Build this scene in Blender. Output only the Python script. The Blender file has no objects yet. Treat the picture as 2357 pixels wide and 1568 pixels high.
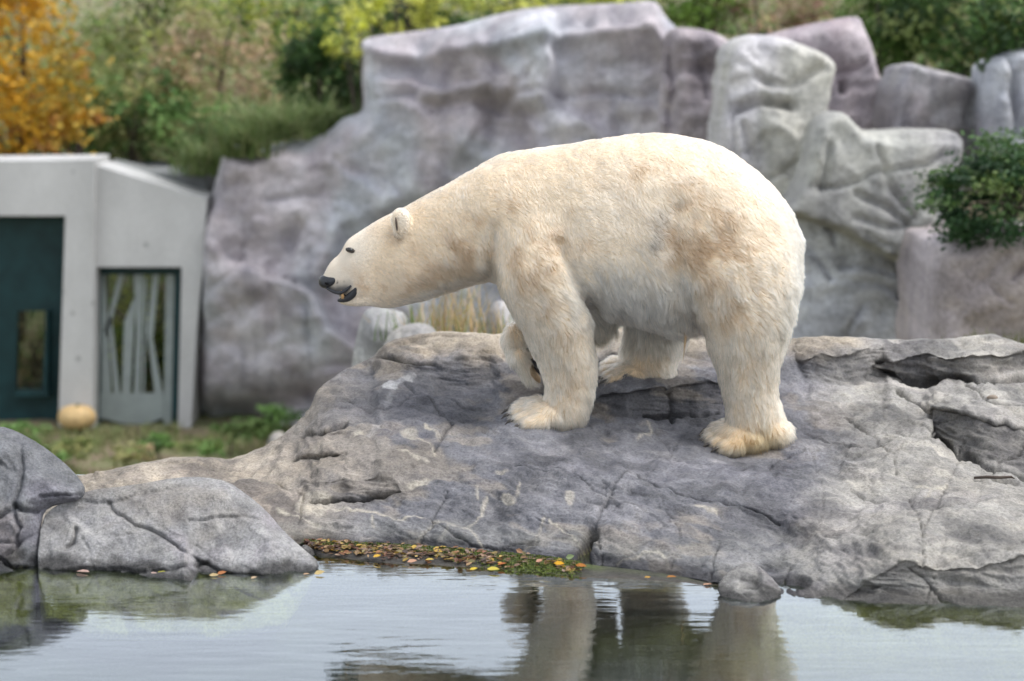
import bpy, math, random
import numpy as np
from mathutils import Vector
from mathutils.geometry import delaunay_2d_cdt
from mathutils.kdtree import KDTree
R = math.radians
rng = np.random.default_rng(7)
random.seed(7)
scene = bpy.context.scene
COL = scene.collection

# ------------------------------------------------------------------ camera
CAM_H, PITCH, LENS = 2.41, R(8.0), 85.0
W0, H0 = 2357.0, 1568.0                 # measuring grid of the photograph
FPX = W0 * LENS / 36.0
cam_d = bpy.data.cameras.new('camera')
cam = bpy.data.objects.new('camera', cam_d); COL.objects.link(cam)
cam.location = (0, 0, CAM_H); cam.rotation_euler = (math.pi/2 - PITCH, 0, 0)
cam_d.lens = LENS; cam_d.sensor_width = 36.0; cam_d.clip_start = 0.1; cam_d.clip_end = 2000
cam_d.dof.use_dof = True; cam_d.dof.focus_distance = 11.25; cam_d.dof.aperture_fstop = 1.8
scene.camera = cam
# ------------------------------------------------------------------ sky, sun, exposure (bright overcast)
SUN_EL, SUN_AZ = R(60), R(95)           # azimuth clockwise from +Y (to the right of the bear)
world = bpy.data.worlds.new('World'); scene.world = world; world.use_nodes = True
wn, wl_ = world.node_tree.nodes, world.node_tree.links
sky = wn.new('ShaderNodeTexSky'); sky.sky_type = 'NISHITA'; sky.sun_disc = False
sky.sun_elevation = SUN_EL; sky.sun_rotation = SUN_AZ
sky.air_density = 1.0; sky.dust_density = 2.0; sky.ozone_density = 1.0
hs = wn.new('ShaderNodeHueSaturation'); hs.inputs['Saturation'].default_value = 0.27
wl_.new(sky.outputs[0], hs.inputs['Color'])
wl_.new(hs.outputs[0], wn['Background'].inputs[0]); wn['Background'].inputs[1].default_value = 0.15
sun_d = bpy.data.lights.new('sun', 'SUN'); sun_d.energy = 0.65; sun_d.angle = R(25); sun_d.color = (1.0, 0.96, 0.9)
sun = bpy.data.objects.new('sun', sun_d); COL.objects.link(sun)
sd = Vector((math.sin(SUN_AZ)*math.cos(SUN_EL), math.cos(SUN_AZ)*math.cos(SUN_EL), math.sin(SUN_EL)))
sun.rotation_euler = sd.to_track_quat('Z', 'Y').to_euler(); sun.location = (4, 6, 20)
vs = scene.view_settings; vs.view_transform = 'Standard'; vs.look = 'None'; vs.gamma = 1.0; vs.exposure = 1.2
scene.render.engine = 'CYCLES'
cy = scene.cycles; cy.use_denoising = True; cy.max_bounces = 10; cy.transparent_max_bounces = 24
cy.diffuse_bounces = 3; cy.glossy_bounces = 4; cy.transmission_bounces = 6
cy.use_adaptive_sampling = True; cy.adaptive_threshold = 0.02; cy.caustics_reflective = False; cy.caustics_refractive = False
scene.cycles_curves.shape = 'RIBBONS'; scene.cycles_curves.subdivisions = 2

# ------------------------------------------------------------------ pixel -> place
CT, ST = math.cos(PITCH), math.sin(PITCH)
def ray(px, py):
    px, py = np.asarray(px, float), np.asarray(py, float)
    a, b = px - W0/2, H0/2 - py
    return a, FPX*CT + b*ST, -FPX*ST + b*CT
def P(px, py, Y):                       # point at world depth Y seen at that pixel
    dx, dy, dz = ray(px, py); k = np.asarray(Y, float)/dy
    return np.stack(np.broadcast_arrays(dx*k, dy*k, CAM_H + dz*k), -1)
def onz(px, py, z=0.0):                 # point on the level z seen at that pixel
    dx, dy, dz = ray(px, py); k = (z - CAM_H)/dz
    return np.stack(np.broadcast_arrays(dx*k, dy*k, CAM_H + dz*k), -1)
def proj(p):
    p = np.asarray(p, float); x, y, z = p[..., 0], p[..., 1], p[..., 2]-CAM_H
    d = y*CT - z*ST; u = y*ST + z*CT
    return W0/2 + FPX*x/d, H0/2 - FPX*u/d

# ------------------------------------------------------------------ noise
_perm = rng.permutation(256); _perm = np.concatenate([_perm, _perm, _perm])
_grad = rng.normal(size=(256, 3)); _grad /= np.linalg.norm(_grad, axis=1)[:, None]
def pn(p):
    p = np.asarray(p, float); i = np.floor(p).astype(int); f = p - i; i &= 255
    u = f*f*f*(f*(f*6-15)+10); out = 0
    for dx in (0, 1):
        for dy in (0, 1):
            for dz in (0, 1):
                h = _perm[_perm[_perm[(i[..., 0]+dx) & 255] + ((i[..., 1]+dy) & 255)] + ((i[..., 2]+dz) & 255)]
                g = _grad[h]
                v = g[..., 0]*(f[..., 0]-dx) + g[..., 1]*(f[..., 1]-dy) + g[..., 2]*(f[..., 2]-dz)
                w = (u[..., 0] if dx else 1-u[..., 0])*(u[..., 1] if dy else 1-u[..., 1])*(u[..., 2] if dz else 1-u[..., 2])
                out = out + v*w
    return out*1.6
def fbm(p, s=1.0, o=4, off=0.0):
    p = np.asarray(p, float)*s + off; a, t, out = 1.0, 0, 0
    for _ in range(o):
        out = out + a*pn(p); t += a; p = p*2.03 + 17.1; a *= 0.5
    return out/t
def ridged(p, s=1.0, o=4, off=0.0):
    p = np.asarray(p, float)*s + off; a, t, out = 1.0, 0, 0
    for _ in range(o):
        out = out + a*(1-np.abs(pn(p))*2); t += a; p = p*2.1 + 9.3; a *= 0.5
    return out/t
def sstep(a, b, x):
    t = np.clip((np.asarray(x, float)-a)/(b-a), 0, 1); return t*t*(3-2*t)
def seg_dist(px, py, line):             # distance to a polyline
    px, py = np.asarray(px, float), np.asarray(py, float); d = np.full(px.shape, 1e9)
    for (x0, y0), (x1, y1) in zip(line[:-1], line[1:]):
        vx, vy = x1-x0, y1-y0; L = vx*vx+vy*vy+1e-9
        t = np.clip(((px-x0)*vx+(py-y0)*vy)/L, 0, 1)
        d = np.minimum(d, np.hypot(px-x0-t*vx, py-y0-t*vy))
    return d
def inside(px, py, poly):
    px, py = np.asarray(px, float), np.asarray(py, float); c = np.zeros(px.shape, bool)
    n = len(poly)
    for k in range(n):
        x0, y0 = poly[k]; x1, y1 = poly[(k+1) % n]
        if y0 == y1: continue
        c ^= ((y0 > py) != (y1 > py)) & (px < (x1-x0)*(py-y0)/(y1-y0)+x0)
    return c
def gblur(a, sig, axis):
    r = int(3*sig)+1; k = np.exp(-0.5*(np.arange(-r, r+1)/sig)**2); k /= k.sum()
    pad = [(0, 0)]*a.ndim; pad[axis] = (r, r); b = np.pad(a, pad, mode='edge')
    return np.apply_along_axis(lambda v: np.convolve(v, k, 'valid'), axis, b)
def facets(x, z, size, seed, tilt=0.5):  # broken planar facets
    r = np.random.default_rng(seed); x, z = np.asarray(x), np.asarray(z)
    n = int(max(6, (np.ptp(x)/size)*(np.ptp(z)/size)*1.2))
    sx, sz = r.uniform(x.min(), x.max(), n), r.uniform(z.min(), z.max(), n)
    gx, gz, h = r.normal(0, tilt, n), r.normal(0, tilt, n), r.normal(0, size*0.12, n)
    best = np.full(x.shape, 1e9); val = np.zeros(x.shape); b2 = best.copy(); v2 = val.copy()
    for k in range(n):
        d = np.hypot(x-sx[k], (z-sz[k])*1.2); v = h[k] + gx[k]*(x-sx[k]) + gz[k]*(z-sz[k])
        m = d < best
        b2 = np.where(m, best, np.where(d < b2, d, b2)); v2 = np.where(m, val, np.where(d < b2+1e-12, v, v2))
        best = np.where(m, d, best); val = np.where(m, v, val)
    w = np.clip(0.5+0.5*(b2-best)/(size*0.10), 0.5, 1)
    return val*w + v2*(1-w)

def rand_cracks(x0, y0, x1, y1, n, seed, w=6, dep=.07):
    r = np.random.default_rng(seed); out = []
    for _ in range(n):
        x, y = r.uniform(x0, x1), r.uniform(y0, y1); a = r.choice([r.normal(.15, .25), r.normal(2.2, .3), r.normal(1.5, .2)], p=[.55, .25, .2]); ln = [(x, y)]
        for _ in range(r.integers(3, 7)):
            a += r.normal(0, .3); L = r.uniform(25, 70); x += L*math.cos(a); y += L*math.sin(a); ln.append((x, y))
        out.append((ln, w*r.uniform(.7, 1.4), dep*r.uniform(.4, 1.5)))
    return out
# ------------------------------------------------------------------ object helpers
def tag(o, label=None, cat=None, group=None, kind=None):
    for k, v in (('label', label), ('category', cat), ('group', group), ('kind', kind)):
        if v: o[k] = v
    return o
def empty(name, loc):
    o = bpy.data.objects.new(name, None); COL.objects.link(o); o.location = loc; o.empty_display_size = 0.1
    return o
def mesh_np(name, v, f, mat=None, parent=None, col=None, smooth=True, attrs=None):
    v = np.asarray(v, np.float32); f = np.asarray(f, np.int32)
    if parent is not None:
        v = v - np.array(parent_origin(parent), np.float32)
    me = bpy.data.meshes.new(name); k = f.shape[1]
    me.vertices.add(len(v)); me.vertices.foreach_set('co', v.ravel())
    me.loops.add(f.size); me.loops.foreach_set('vertex_index', f.ravel())
    me.polygons.add(len(f)); me.polygons.foreach_set('loop_start', np.arange(0, f.size, k, dtype=np.int32))
    me.polygons.foreach_set('loop_total', np.full(len(f), k, np.int32))
    me.polygons.foreach_set('use_smooth', np.full(len(f), smooth, bool))
    if col is not None: add_col(me, col)
    for an, av in (attrs or {}).items():
        a = me.attributes.new(an, 'FLOAT', 'POINT'); a.data.foreach_set('value', np.asarray(av, np.float32))
    me.update(calc_edges=True); me.validate()
    o = bpy.data.objects.new(name, me); COL.objects.link(o)
    if mat: me.materials.append(mat)
    if parent is not None: o.parent = parent
    return o
def parent_origin(o):
    x = Vector((0, 0, 0))
    while o is not None: x = x + o.location; o = o.parent
    return x
def add_col(me, col):
    c = np.ones((len(me.vertices), 4), np.float32); c[:, :3] = col
    a = me.color_attributes.new('col', 'FLOAT_COLOR', 'POINT'); a.data.foreach_set('color', c.ravel())
class Nodes:
    def __init__(s, name):
        s.m = bpy.data.materials.new(name); s.m.use_nodes = True; s.t = s.m.node_tree; s.n = s.t.nodes; s.l = s.t.links
        s.b = s.n['Principled BSDF']; s.out = s.n['Material Output']
    def new(s, t, **kw):
        n = s.n.new(t)
        for k, v in kw.items():
            if k in n.inputs: n.inputs[k].default_value = v
            else: setattr(n, k, v)
        return n
    def link(s, a, b): s.l.new(a, b)
    def noise(s, scale, detail=4, rough=0.55, vec=None, stretch=None):
        n = s.new('ShaderNodeTexNoise'); n.inputs['Scale'].default_value = scale; n.inputs['Detail'].default_value = detail; n.inputs['Roughness'].default_value = rough
        c = s.new('ShaderNodeNewGeometry'); v = c.outputs['Position']
        if stretch:
            m = s.new('ShaderNodeMapping'); m.inputs['Scale'].default_value = stretch; s.link(v, m.inputs['Vector']); v = m.outputs[0]
        s.link(v, n.inputs['Vector']); return n
    def ramp(s, inp, stops):
        r = s.new('ShaderNodeValToRGB'); e = r.color_ramp.elements
        while len(e) < len(stops): e.new(0.5)
        for k, (p, c) in enumerate(stops): e[k].position = p; e[k].color = (*c, 1) if len(c) == 3 else c
        s.link(inp, r.inputs[0]); return r
    def mix(s, a, b, fac, blend='MIX'):
        m = s.new('ShaderNodeMix', data_type='RGBA', blend_type=blend)
        for i, x in ((0, fac), (6, a), (7, b)):
            if hasattr(x, 'is_output'): s.link(x, m.inputs[i])
            else: m.inputs[i].default_value = x if i == 0 else (*x, 1)
        return m.outputs[2]
    def attr(s, name='col'):
        return s.new('ShaderNodeAttribute', attribute_name=name)
    def bump(s, height, strength, dist, normal=None):
        b = s.new('ShaderNodeBump'); b.inputs['Strength'].default_value = strength; b.inputs['Distance'].default_value = dist
        s.link(height, b.inputs['Height'])
        if normal: s.link(normal, b.inputs['Normal'])
        return b.outputs[0]
def simple(name, c, rough=0.8, var=0.15, scale=8, bump=0.0, spec=0.3):
    N = Nodes(name); n = N.noise(scale)
    r = N.ramp(n.outputs[0], [(0.3, tuple(x*(1-var) for x in c)), (0.7, tuple(min(1, x*(1+var)) for x in c))])
    N.link(r.outputs[0], N.b.inputs['Base Color']); N.b.inputs['Roughness'].default_value = rough; N.b.inputs['Specular IOR Level'].default_value = spec
    if bump: N.link(N.bump(n.outputs[0], bump, 0.02), N.b.inputs['Normal'])
    return N.m
def rock_material(name, speck=90.0, speck_amt=0.5, mid=9.0, bump=0.5, dist=0.012, rough=0.85):
    N = Nodes(name); a = N.attr('col')
    n1 = N.noise(speck, 5, 0.75); n2 = N.noise(mid, 6, 0.65); n3 = N.noise(speck*3.3, 2, 0.5)
    r1 = N.ramp(n1.outputs[0], [(0.38, (1-speck_amt,)*3), (0.5, (1, 1, 1)), (0.62, (1+speck_amt*0.8,)*3)])
    r2 = N.ramp(n2.outputs[0], [(0.34, (0.80, 0.80, 0.83)), (0.52, (1, 1, 1)), (0.68, (1.16, 1.15, 1.12))])
    c = N.mix(a.outputs['Color'], r1.outputs[0], 1.0, 'MULTIPLY'); c = N.mix(c, r2.outputs[0], 1.0, 'MULTIPLY')
    N.link(c, N.b.inputs['Base Color']); N.b.inputs['Roughness'].default_value = rough; N.b.inputs['Specular IOR Level'].default_value = 0.25
    b = N.bump(n2.outputs[0], bump*0.6, dist*4); b = N.bump(n1.outputs[0], bump, dist, b); b = N.bump(n3.outputs[0], bump*0.6, dist*0.4, b)
    N.link(b, N.b.inputs['Normal']); return N.m
def leaf_material(name, rough=0.55, trans=0.35):
    N = Nodes(name); a = N.attr('col'); N.link(a.outputs['Color'], N.b.inputs['Base Color'])
    N.b.inputs['Roughness'].default_value = rough; N.b.inputs['Specular IOR Level'].default_value = 0.3
    t = N.new('ShaderNodeBsdfTranslucent'); N.link(a.outputs['Color'], t.inputs['Color'])
    m = N.new('ShaderNodeMixShader'); m.inputs[0].default_value = trans
    N.link(N.b.outputs[0], m.inputs[1]); N.link(t.outputs[0], m.inputs[2]); N.link(m.outputs[0], N.out.inputs[0]); return N.m
M_ROCK = rock_material('near_rock', speck=80, speck_amt=0.27, mid=12, bump=0.7, dist=0.013)
M_CLIFF = rock_material('cliff_rock', speck=22, speck_amt=0.22, mid=2.2, bump=0.5, dist=0.03)
M_LEAF = leaf_material('foliage')
M_GRASSY = leaf_material('grass_blades', 0.6, 0.3)
M_BARK = simple('bark', (0.07, 0.055, 0.045), 0.9, 0.3, 14, 0.4)

def resample(poly, step, closed=True):
    pts = np.array(poly, float); out = []
    n = len(pts); m = n if closed else n-1
    for k in range(m):
        a, b = pts[k], pts[(k+1) % n]; c = max(1, int(round(np.hypot(*(b-a))/step)))
        for j in range(c): out.append(a + (b-a)*j/c)
    if not closed: out.append(pts[-1])
    return np.array(out)
def smooth_poly(poly, it=2):            # chaikin on a closed outline
    p = np.array(poly, float)
    for _ in range(it):
        q = np.roll(p, -1, 0); p = np.stack([p*0.75+q*0.25, p*0.25+q*0.75], 1).reshape(-1, 2)
    return p
def triangulate(outline, step, seed=0):
    r = np.random.default_rng(seed); o = resample(outline, step)
    x0, y0 = o.min(0); x1, y1 = o.max(0)
    ys = np.arange(y0+step*0.5, y1, step*0.87); pts = []
    for k, y in enumerate(ys):
        xs = np.arange(x0+(k % 2)*step*0.5, x1, step); pts.append(np.stack([xs, np.full(len(xs), y)], 1))
    pts = np.concatenate(pts) + r.uniform(-0.12, 0.12, (sum(len(q) for q in pts), 2))*step
    ol = [tuple(q) for q in o]
    ins = inside(pts[:, 0], pts[:, 1], ol); pts = pts[ins]
    d = np.full(len(pts), 1e9)
    for q in o: d = np.minimum(d, np.hypot(pts[:, 0]-q[0], pts[:, 1]-q[1]))
    pts = pts[d > step*0.55]; d = d[d > step*0.55]
    allp = np.concatenate([o, pts]); dist = np.concatenate([np.zeros(len(o)), d])
    res = delaunay_2d_cdt([Vector(q) for q in allp], [], [list(range(len(o)))], 1, 1e-4)
    vv = np.array([tuple(q) for q in res[0]]); ff = np.array([list(q) for q in res[2] if len(q) == 3], np.int32)
    src = np.array([q[0] if q else -1 for q in res[3]])
    dist = np.where(src >= 0, dist[np.clip(src, 0, len(dist)-1)], 0)
    return vv, ff, dist
def relief(name, outline, Y0, T, Rpx, step, mat, colf, back=None, disp=None, seed=1, parent=None, pw=1.2, smooth=1, tiltf=None):
    """A closed rock: outline measured on the photograph, standing at depth Y0, bulging T metres forward."""
    ol = smooth_poly(outline, smooth) if smooth else np.array(outline, float)
    vv, ff, d = triangulate(ol, step, seed)
    jn = 1+0.45*pn(np.stack([vv[:, 0]/Rpx*.5, vv[:, 1]/Rpx*.5, 0*vv[:, 0]+seed*3.7], -1)); t = np.clip(d/(Rpx*jn), 0, 1); prof = (1-(1-t)**pw)**(1/pw)
    Y0v = Y0(vv[:, 0], vv[:, 1]) if callable(Y0) else np.full(len(vv), float(Y0))
    base = P(vv[:, 0], vv[:, 1], Y0v); fr = base.copy(); fr[:, 1] -= T*prof
    if tiltf is not None: fr[:, 1] += tiltf(vv[:, 0], vv[:, 1])*prof
    if disp is not None:
        dv = disp(fr, vv[:, 0], vv[:, 1])
        fr[:, 1] -= dv*np.clip(prof*1.3, 0, 1); fr[:, 2] += 0.35*dv*np.clip(prof, 0, 1)
    edge = d <= 1e-6; bk = base.copy(); bk[:, 1] += (back if back else T)*prof
    n = len(vv); idx = np.arange(n)+n; idx[edge] = np.arange(n)[edge]
    f2 = idx[ff][:, ::-1]
    v = np.concatenate([fr, bk]); f = np.concatenate([ff, f2])
    a, b, c = v[ff[0]]; nn = np.cross(b-a, c-a)
    nm = np.cross(fr[ff[:, 1]]-fr[ff[:, 0]], fr[ff[:, 2]]-fr[ff[:, 0]])
    if nm[:, 1].sum() > 0: f = f[:, ::-1]
    col = colf(fr, vv[:, 0], vv[:, 1]); col = np.concatenate([col, col])
    used = np.unique(f); mp = -np.ones(len(v), int); mp[used] = np.arange(len(used))
    return mesh_np(name, v[used], mp[f], mat, parent, col[used])
def lerp3(a, b, t):
    return np.asarray(a)[None]*(1-t[:, None]) + np.asarray(b)[None]*t[:, None]
def loft(rings, cap=True):
    """rings: (n, k, 3) closed rings -> verts, quads as triangles"""
    rings = np.asarray(rings, float); n, k, _ = rings.shape; v = rings.reshape(-1, 3); f = []
    for i in range(n-1):
        a = i*k+np.arange(k); b = i*k+(np.arange(k)+1) % k
        f.append(np.stack([a, b, b+k], 1)); f.append(np.stack([a, b+k, a+k], 1))
    f = np.concatenate(f)
    if cap:
        c0, c1 = rings[0].mean(0), rings[-1].mean(0); v = np.concatenate([v, [c0, c1]]); m = n*k
        a = np.arange(k); b = (a+1) % k
        f = np.concatenate([f, np.stack([b, a, np.full(k, m)], 1), np.stack([(n-1)*k+a, (n-1)*k+b, np.full(k, m+1)], 1)])
    return v, f
def tube_mesh(pts, rad, k=8):
    pts = np.asarray(pts, float); rad = np.broadcast_to(rad, (len(pts),)); rings = []
    tg = np.gradient(pts, axis=0); tg /= np.linalg.norm(tg, axis=1)[:, None]+1e-9
    ref = np.array([0.13, 0.31, 0.94]) if abs(tg[0][2]) < 0.8 else np.array([0.9, 0.4, 0.1])
    for p, t, r in zip(pts, tg, rad):
        a = np.cross(t, ref); a /= np.linalg.norm(a); b = np.cross(t, a); th = np.linspace(0, 2*math.pi, k, endpoint=False)
        rings.append(p + r*(np.cos(th)[:, None]*a + np.sin(th)[:, None]*b))
    return loft(rings)
def join(parts):
    V, Fc, o = [], [], 0
    for v, f in parts: V.append(v); Fc.append(np.asarray(f)+o); o += len(v)
    return np.concatenate(V), np.concatenate(Fc)
def prism(name, poly, Y, depth, mat, parent=None, seed=0):
    """Flat solid: outline measured on the photograph, front face at depth Y, thickness along Y."""
    o = [Vector(q) for q in poly]; res = delaunay_2d_cdt(o, [], [list(range(len(o)))], 1, 1e-4)
    vv = np.array([tuple(q) for q in res[0]]); ff = np.array([list(q) for q in res[2]], np.int32); n = len(vv)
    a = P(vv[:, 0], vv[:, 1], Y); b = a.copy(); b[:, 1] += depth
    e = {}
    for t in ff:
        for i in range(3):
            k = (t[i], t[(i+1) % 3]); e[k] = 1
    side = []
    for (i, j) in e:
        if (j, i) not in e: side += [(j, i, i+n), (j, i+n, j+n)]
    f = np.concatenate([ff, ff[:, ::-1]+n, np.array(side, np.int32)])
    nm = np.cross(a[ff[:, 1]]-a[ff[:, 0]], a[ff[:, 2]]-a[ff[:, 0]])
    if nm[:, 1].sum() > 0: f = f[:, ::-1]
    return mesh_np(name, np.concatenate([a, b]), f, mat, parent, smooth=False)

# ================================================================== THE SETTING
GZ = -3.0                                # floor of the enclosure behind the pool rim
def hill_z(x, y):
    x, y = np.asarray(x, float), np.asarray(y, float)
    h = GZ + 3.2*sstep(31.5, 37, y + 0.0*x) + 2.6*sstep(37, 60, y)
    right = sstep(2, 8, x)
    h = h*(1-right) + right*(GZ + 4.6*sstep(22, 31, y) + 1.6*sstep(31, 60, y))
    plat = sstep(-0.2, 0.6, x)*sstep(13.2, 15.2, y)*sstep(32, 26, y)     # raised bed behind the rim
    h = np.maximum(h, GZ + 1.8*plat)
    h = np.maximum(h, GZ + 2.93*sstep(-1.12, -0.85, x)*sstep(1.3, 0.8, x)*sstep(15.6, 16.8, y)*sstep(18.3, 17.4, y))   # planted mound
    return h
gx = np.concatenate([np.linspace(-400, -22, 12), np.linspace(-20, 20, 90), np.linspace(22, 400, 12)])
gy = np.concatenate([np.linspace(-300, 12.5, 10), np.linspace(13.6, 62, 110), np.linspace(70, 900, 12)])
GX, GY = np.meshgrid(gx, gy)
GZv = hill_z(GX, GY) + np.where((GY > 15) & (GY < 62), 0.10*fbm(np.stack([GX, GY, 0*GX], -1), 0.6, 4), 0)
gv = np.stack([GX, GY, GZv], -1).reshape(-1, 3)
ny_, nx_ = GX.shape; ii = (np.arange(ny_-1)[:, None]*nx_ + np.arange(nx_-1)).ravel()
gf = np.stack([ii, ii+1, ii+nx_+1, ii+nx_], 1)
N = Nodes('soil_and_grass'); n1 = N.noise(1.6, 6, 0.65); n2 = N.noise(14, 4, 0.6)
r1 = N.ramp(n1.outputs[0], [(0.36, (0.17, 0.13, 0.09)), (0.47, (0.22, 0.175, 0.11)), (0.56, (0.17, 0.19, 0.085)), (0.7, (0.25, 0.25, 0.13))])
r2 = N.ramp(n2.outputs[0], [(0.3, (0.6, 0.6, 0.6)), (0.7, (1.3, 1.3, 1.3))])
N.link(N.mix(r1.outputs[0], r2.outputs[0], 1.0, 'MULTIPLY'), N.b.inputs['Base Color']); N.b.inputs['Roughness'].default_value = 0.95
N.link(N.bump(n2.outputs[0], 0.6, 0.08), N.b.inputs['Normal'])
M_SOIL = N.m
tag(mesh_np('ground', gv, gf, M_SOIL), kind='structure')

# ---- pool floor and water
M_POOL = simple('pool_floor_dark', (0.030, 0.040, 0.036), 0.9, 0.5, 1.3)  # dark floor colour stands in for light absorbed by the deep water
pv = np.array([(-14, -6, -1.6), (14, -6, -1.6), (14, 13, -1.6), (-14, 13, -1.6)])
tag(mesh_np('pool_floor', pv, [[0, 1, 2, 3]], M_POOL), kind='structure')
N = Nodes('pool_water')
na = N.noise(5.0, 3, 0.5, stretch=(0.55, 2.2, 1)); nb = N.noise(17, 2, 0.5, stretch=(0.4, 2.0, 1)); nc = N.noise(1.1, 2, 0.5)
bm_ = N.bump(na.outputs[0], 0.16, 0.008); bm_ = N.bump(nb.outputs[0], 0.13, 0.0028, bm_); bm_ = N.bump(nc.outputs[0], 0.10, 0.05, bm_)
gl = N.new('ShaderNodeBsdfGlossy'); gl.inputs['Roughness'].default_value = 0.015; gl.inputs['Color'].default_value = (0.90, 0.95, 1.0, 1); N.link(bm_, gl.inputs['Normal'])
tr = N.new('ShaderNodeBsdfTransparent'); tr.inputs['Color'].default_value = (0.62, 0.70, 0.52, 1)
fr_ = N.new('ShaderNodeFresnel'); fr_.inputs['IOR'].default_value = 1.333; N.link(bm_, fr_.inputs['Normal'])
ms = N.new('ShaderNodeMixShader'); mu = N.new('ShaderNodeMath', operation='MULTIPLY', use_clamp=True); mu.inputs[1].default_value = 1.9; N.link(fr_.outputs[0], mu.inputs[0]); N.link(mu.outputs[0], ms.inputs[0]); N.link(tr.outputs[0], ms.inputs[1]); N.link(gl.outputs[0], ms.inputs[2]); N.link(ms.outputs[0], N.out.inputs[0])
wv = np.array([(-14, -6, 0), (14, -6, 0), (14, 12.2, 0), (-14, 12.2, 0)], float)
tag(mesh_np('water', wv, [[0, 1, 2, 3]], N.m), kind='structure')

# ================================================================== ROCK BANK (pool rim the bear stands on)
CR = np.array([(-400,1125),(0,1112),(190,1102),(250,1088),(300,1076),(400,1059),(480,1060),(530,1062),(560,1052),(600,1035),(640,1010),(680,982),(705,958),(722,925),(735,895),(770,868),(820,842),(862,822),(875,800),(910,782),(960,770),(1010,766),(1080,768),(1140,771),(1200,768),(1300,772),(1395,772),(1412,760),(1440,752),(1480,770),(1600,778),(1700,782),(1830,782),(1900,778),(2000,780),(2100,784),(2200,783),(2250,772),(2290,769),(2330,785),(2357,797),(2450,800),(2800,800)], float)
BL = np.array([(-400,1300),(600,1290),(660,1270),(700,1252),(900,1262),(1100,1276),(1250,1290),(1340,1304),(1500,1322),(1650,1342),(1720,1365),(1800,1378),(1900,1385),(2050,1390),(2200,1394),(2357,1400),(2800,1412)], float)
COLS = [(-400, 11.4, []), (200, 11.4, []), (480, 11.6, [(1150,10.9)]), (600, 11.9, [(1100,11.2),(1200,10.65)]),
 (700, 12.15, [(1040,11.6),(1130,11.0),(1210,10.7)]), (760, 12.5, [(960,11.9),(1080,11.2),(1190,10.75)]), (880, 12.9, [(900,12.1),(1000,11.6),(1090,11.1),(1180,10.8)]),
 (1000, 13.0, [(850,12.4),(985,11.7),(1080,11.1),(1180,10.8)]), (1240, 13.0, [(900,12.15),(990,11.62),(1080,11.0),(1180,10.6)]),
 (1500, 13.1, [(884,12.15),(955,11.98),(1020,11.6),(1116,10.75),(1220,10.4)]), (1740, 13.1, [(880,12.45),(1042,11.6),(1120,10.9),(1230,10.4)]),
 (1900, 13.1, [(880,12.45),(1042,11.6),(1150,10.7),(1240,10.15)]), (2050, 13.1, [(880,12.5),(1042,11.5),(1150,10.65),(1230,9.95)]),
 (2357, 13.1, [(880,12.5),(1000,11.8),(1090,11.2),(1200,10.2),(1290,9.75)]), (2800, 13.1, [(880,12.5),(1000,11.8),(1090,11.2),(1200,10.2),(1290,9.75)])]
NC, NR = 720, 300
bpx = np.linspace(-380, 2740, NC)
crest = np.interp(bpx, CR[:, 0], CR[:, 1]); crest = gblur(crest, 1.2, 0); base_l = gblur(np.interp(bpx, BL[:, 0], BL[:, 1]), 3, 0)
vrow = np.linspace(0, 1, NR)
tab = []
for cx, cyv, an in COLS:
    c0, c1 = np.interp(cx, CR[:, 0], CR[:, 1]), np.interp(cx, BL[:, 0], BL[:, 1])
    pts = [(c0, cyv)] + an + [(c1, float(onz(cx, c1)[1]))]
    tab.append(np.interp(c0+(c1-c0)*vrow, [q[0] for q in pts], [q[1] for q in pts]))
tab = np.array(tab); cxs = [c[0] for c in COLS]
Ym = np.stack([np.interp(bpx, cxs, tab[:, k]) for k in range(NR)], 0)      # rows x cols
Ym = gblur(gblur(Ym, 7, 0), 9, 1)
Ym[-1] = onz(bpx, base_l)[:, 1]
PX = np.broadcast_to(bpx, (NR, NC)); PY = crest[None]*(1-vrow[:, None]) + base_l[None]*vrow[:, None]
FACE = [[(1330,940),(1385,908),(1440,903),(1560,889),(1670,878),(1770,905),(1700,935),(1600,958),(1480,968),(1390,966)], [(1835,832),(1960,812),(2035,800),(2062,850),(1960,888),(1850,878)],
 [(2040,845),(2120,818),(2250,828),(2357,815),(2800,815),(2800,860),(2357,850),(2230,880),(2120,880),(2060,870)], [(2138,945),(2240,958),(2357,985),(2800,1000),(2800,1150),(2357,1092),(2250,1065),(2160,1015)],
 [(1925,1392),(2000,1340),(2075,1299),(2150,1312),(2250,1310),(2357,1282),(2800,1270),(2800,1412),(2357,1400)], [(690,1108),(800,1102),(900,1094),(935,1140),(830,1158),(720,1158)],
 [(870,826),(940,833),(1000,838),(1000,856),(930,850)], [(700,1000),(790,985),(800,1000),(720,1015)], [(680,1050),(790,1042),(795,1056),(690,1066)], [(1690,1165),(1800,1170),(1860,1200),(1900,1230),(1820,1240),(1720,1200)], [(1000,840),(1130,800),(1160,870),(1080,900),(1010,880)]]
Wt = np.ones((NR, NC))
for kf, pl in enumerate(FACE): Wt[inside(PX, PY, pl)] = 0.5 if kf == 9 else 0.25 if kf == 5 else 0.02
Wt *= np.clip(1 + 0.9*fbm(np.stack([PX*0.006, PY*0.02, 0*PX], -1), 1.0, 4, 3.3), 0.15, 2)
Wt = gblur(gblur(Wt, 1.2, 0), 1.2, 1)
dY = np.diff(Ym, axis=0); Y2 = np.concatenate([Ym[:1], Ym[:1]+np.cumsum(dY*Wt[1:], 0)], 0)
res_ = Ym - Y2; Y2 = Y2 + gblur(res_, 62, 0)
k = sstep(0, 0.06, 1-vrow)[:, None]; Y2 = Y2*k + Ym*(1-k)
# keep the places under the feet where the bear stands
def patch(px, py, r):
    return np.exp(-((PX-px)/r)**2 - ((PY-py)/(r*0.4))**2)
bank_front = P(PX, PY, Y2)
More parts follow.
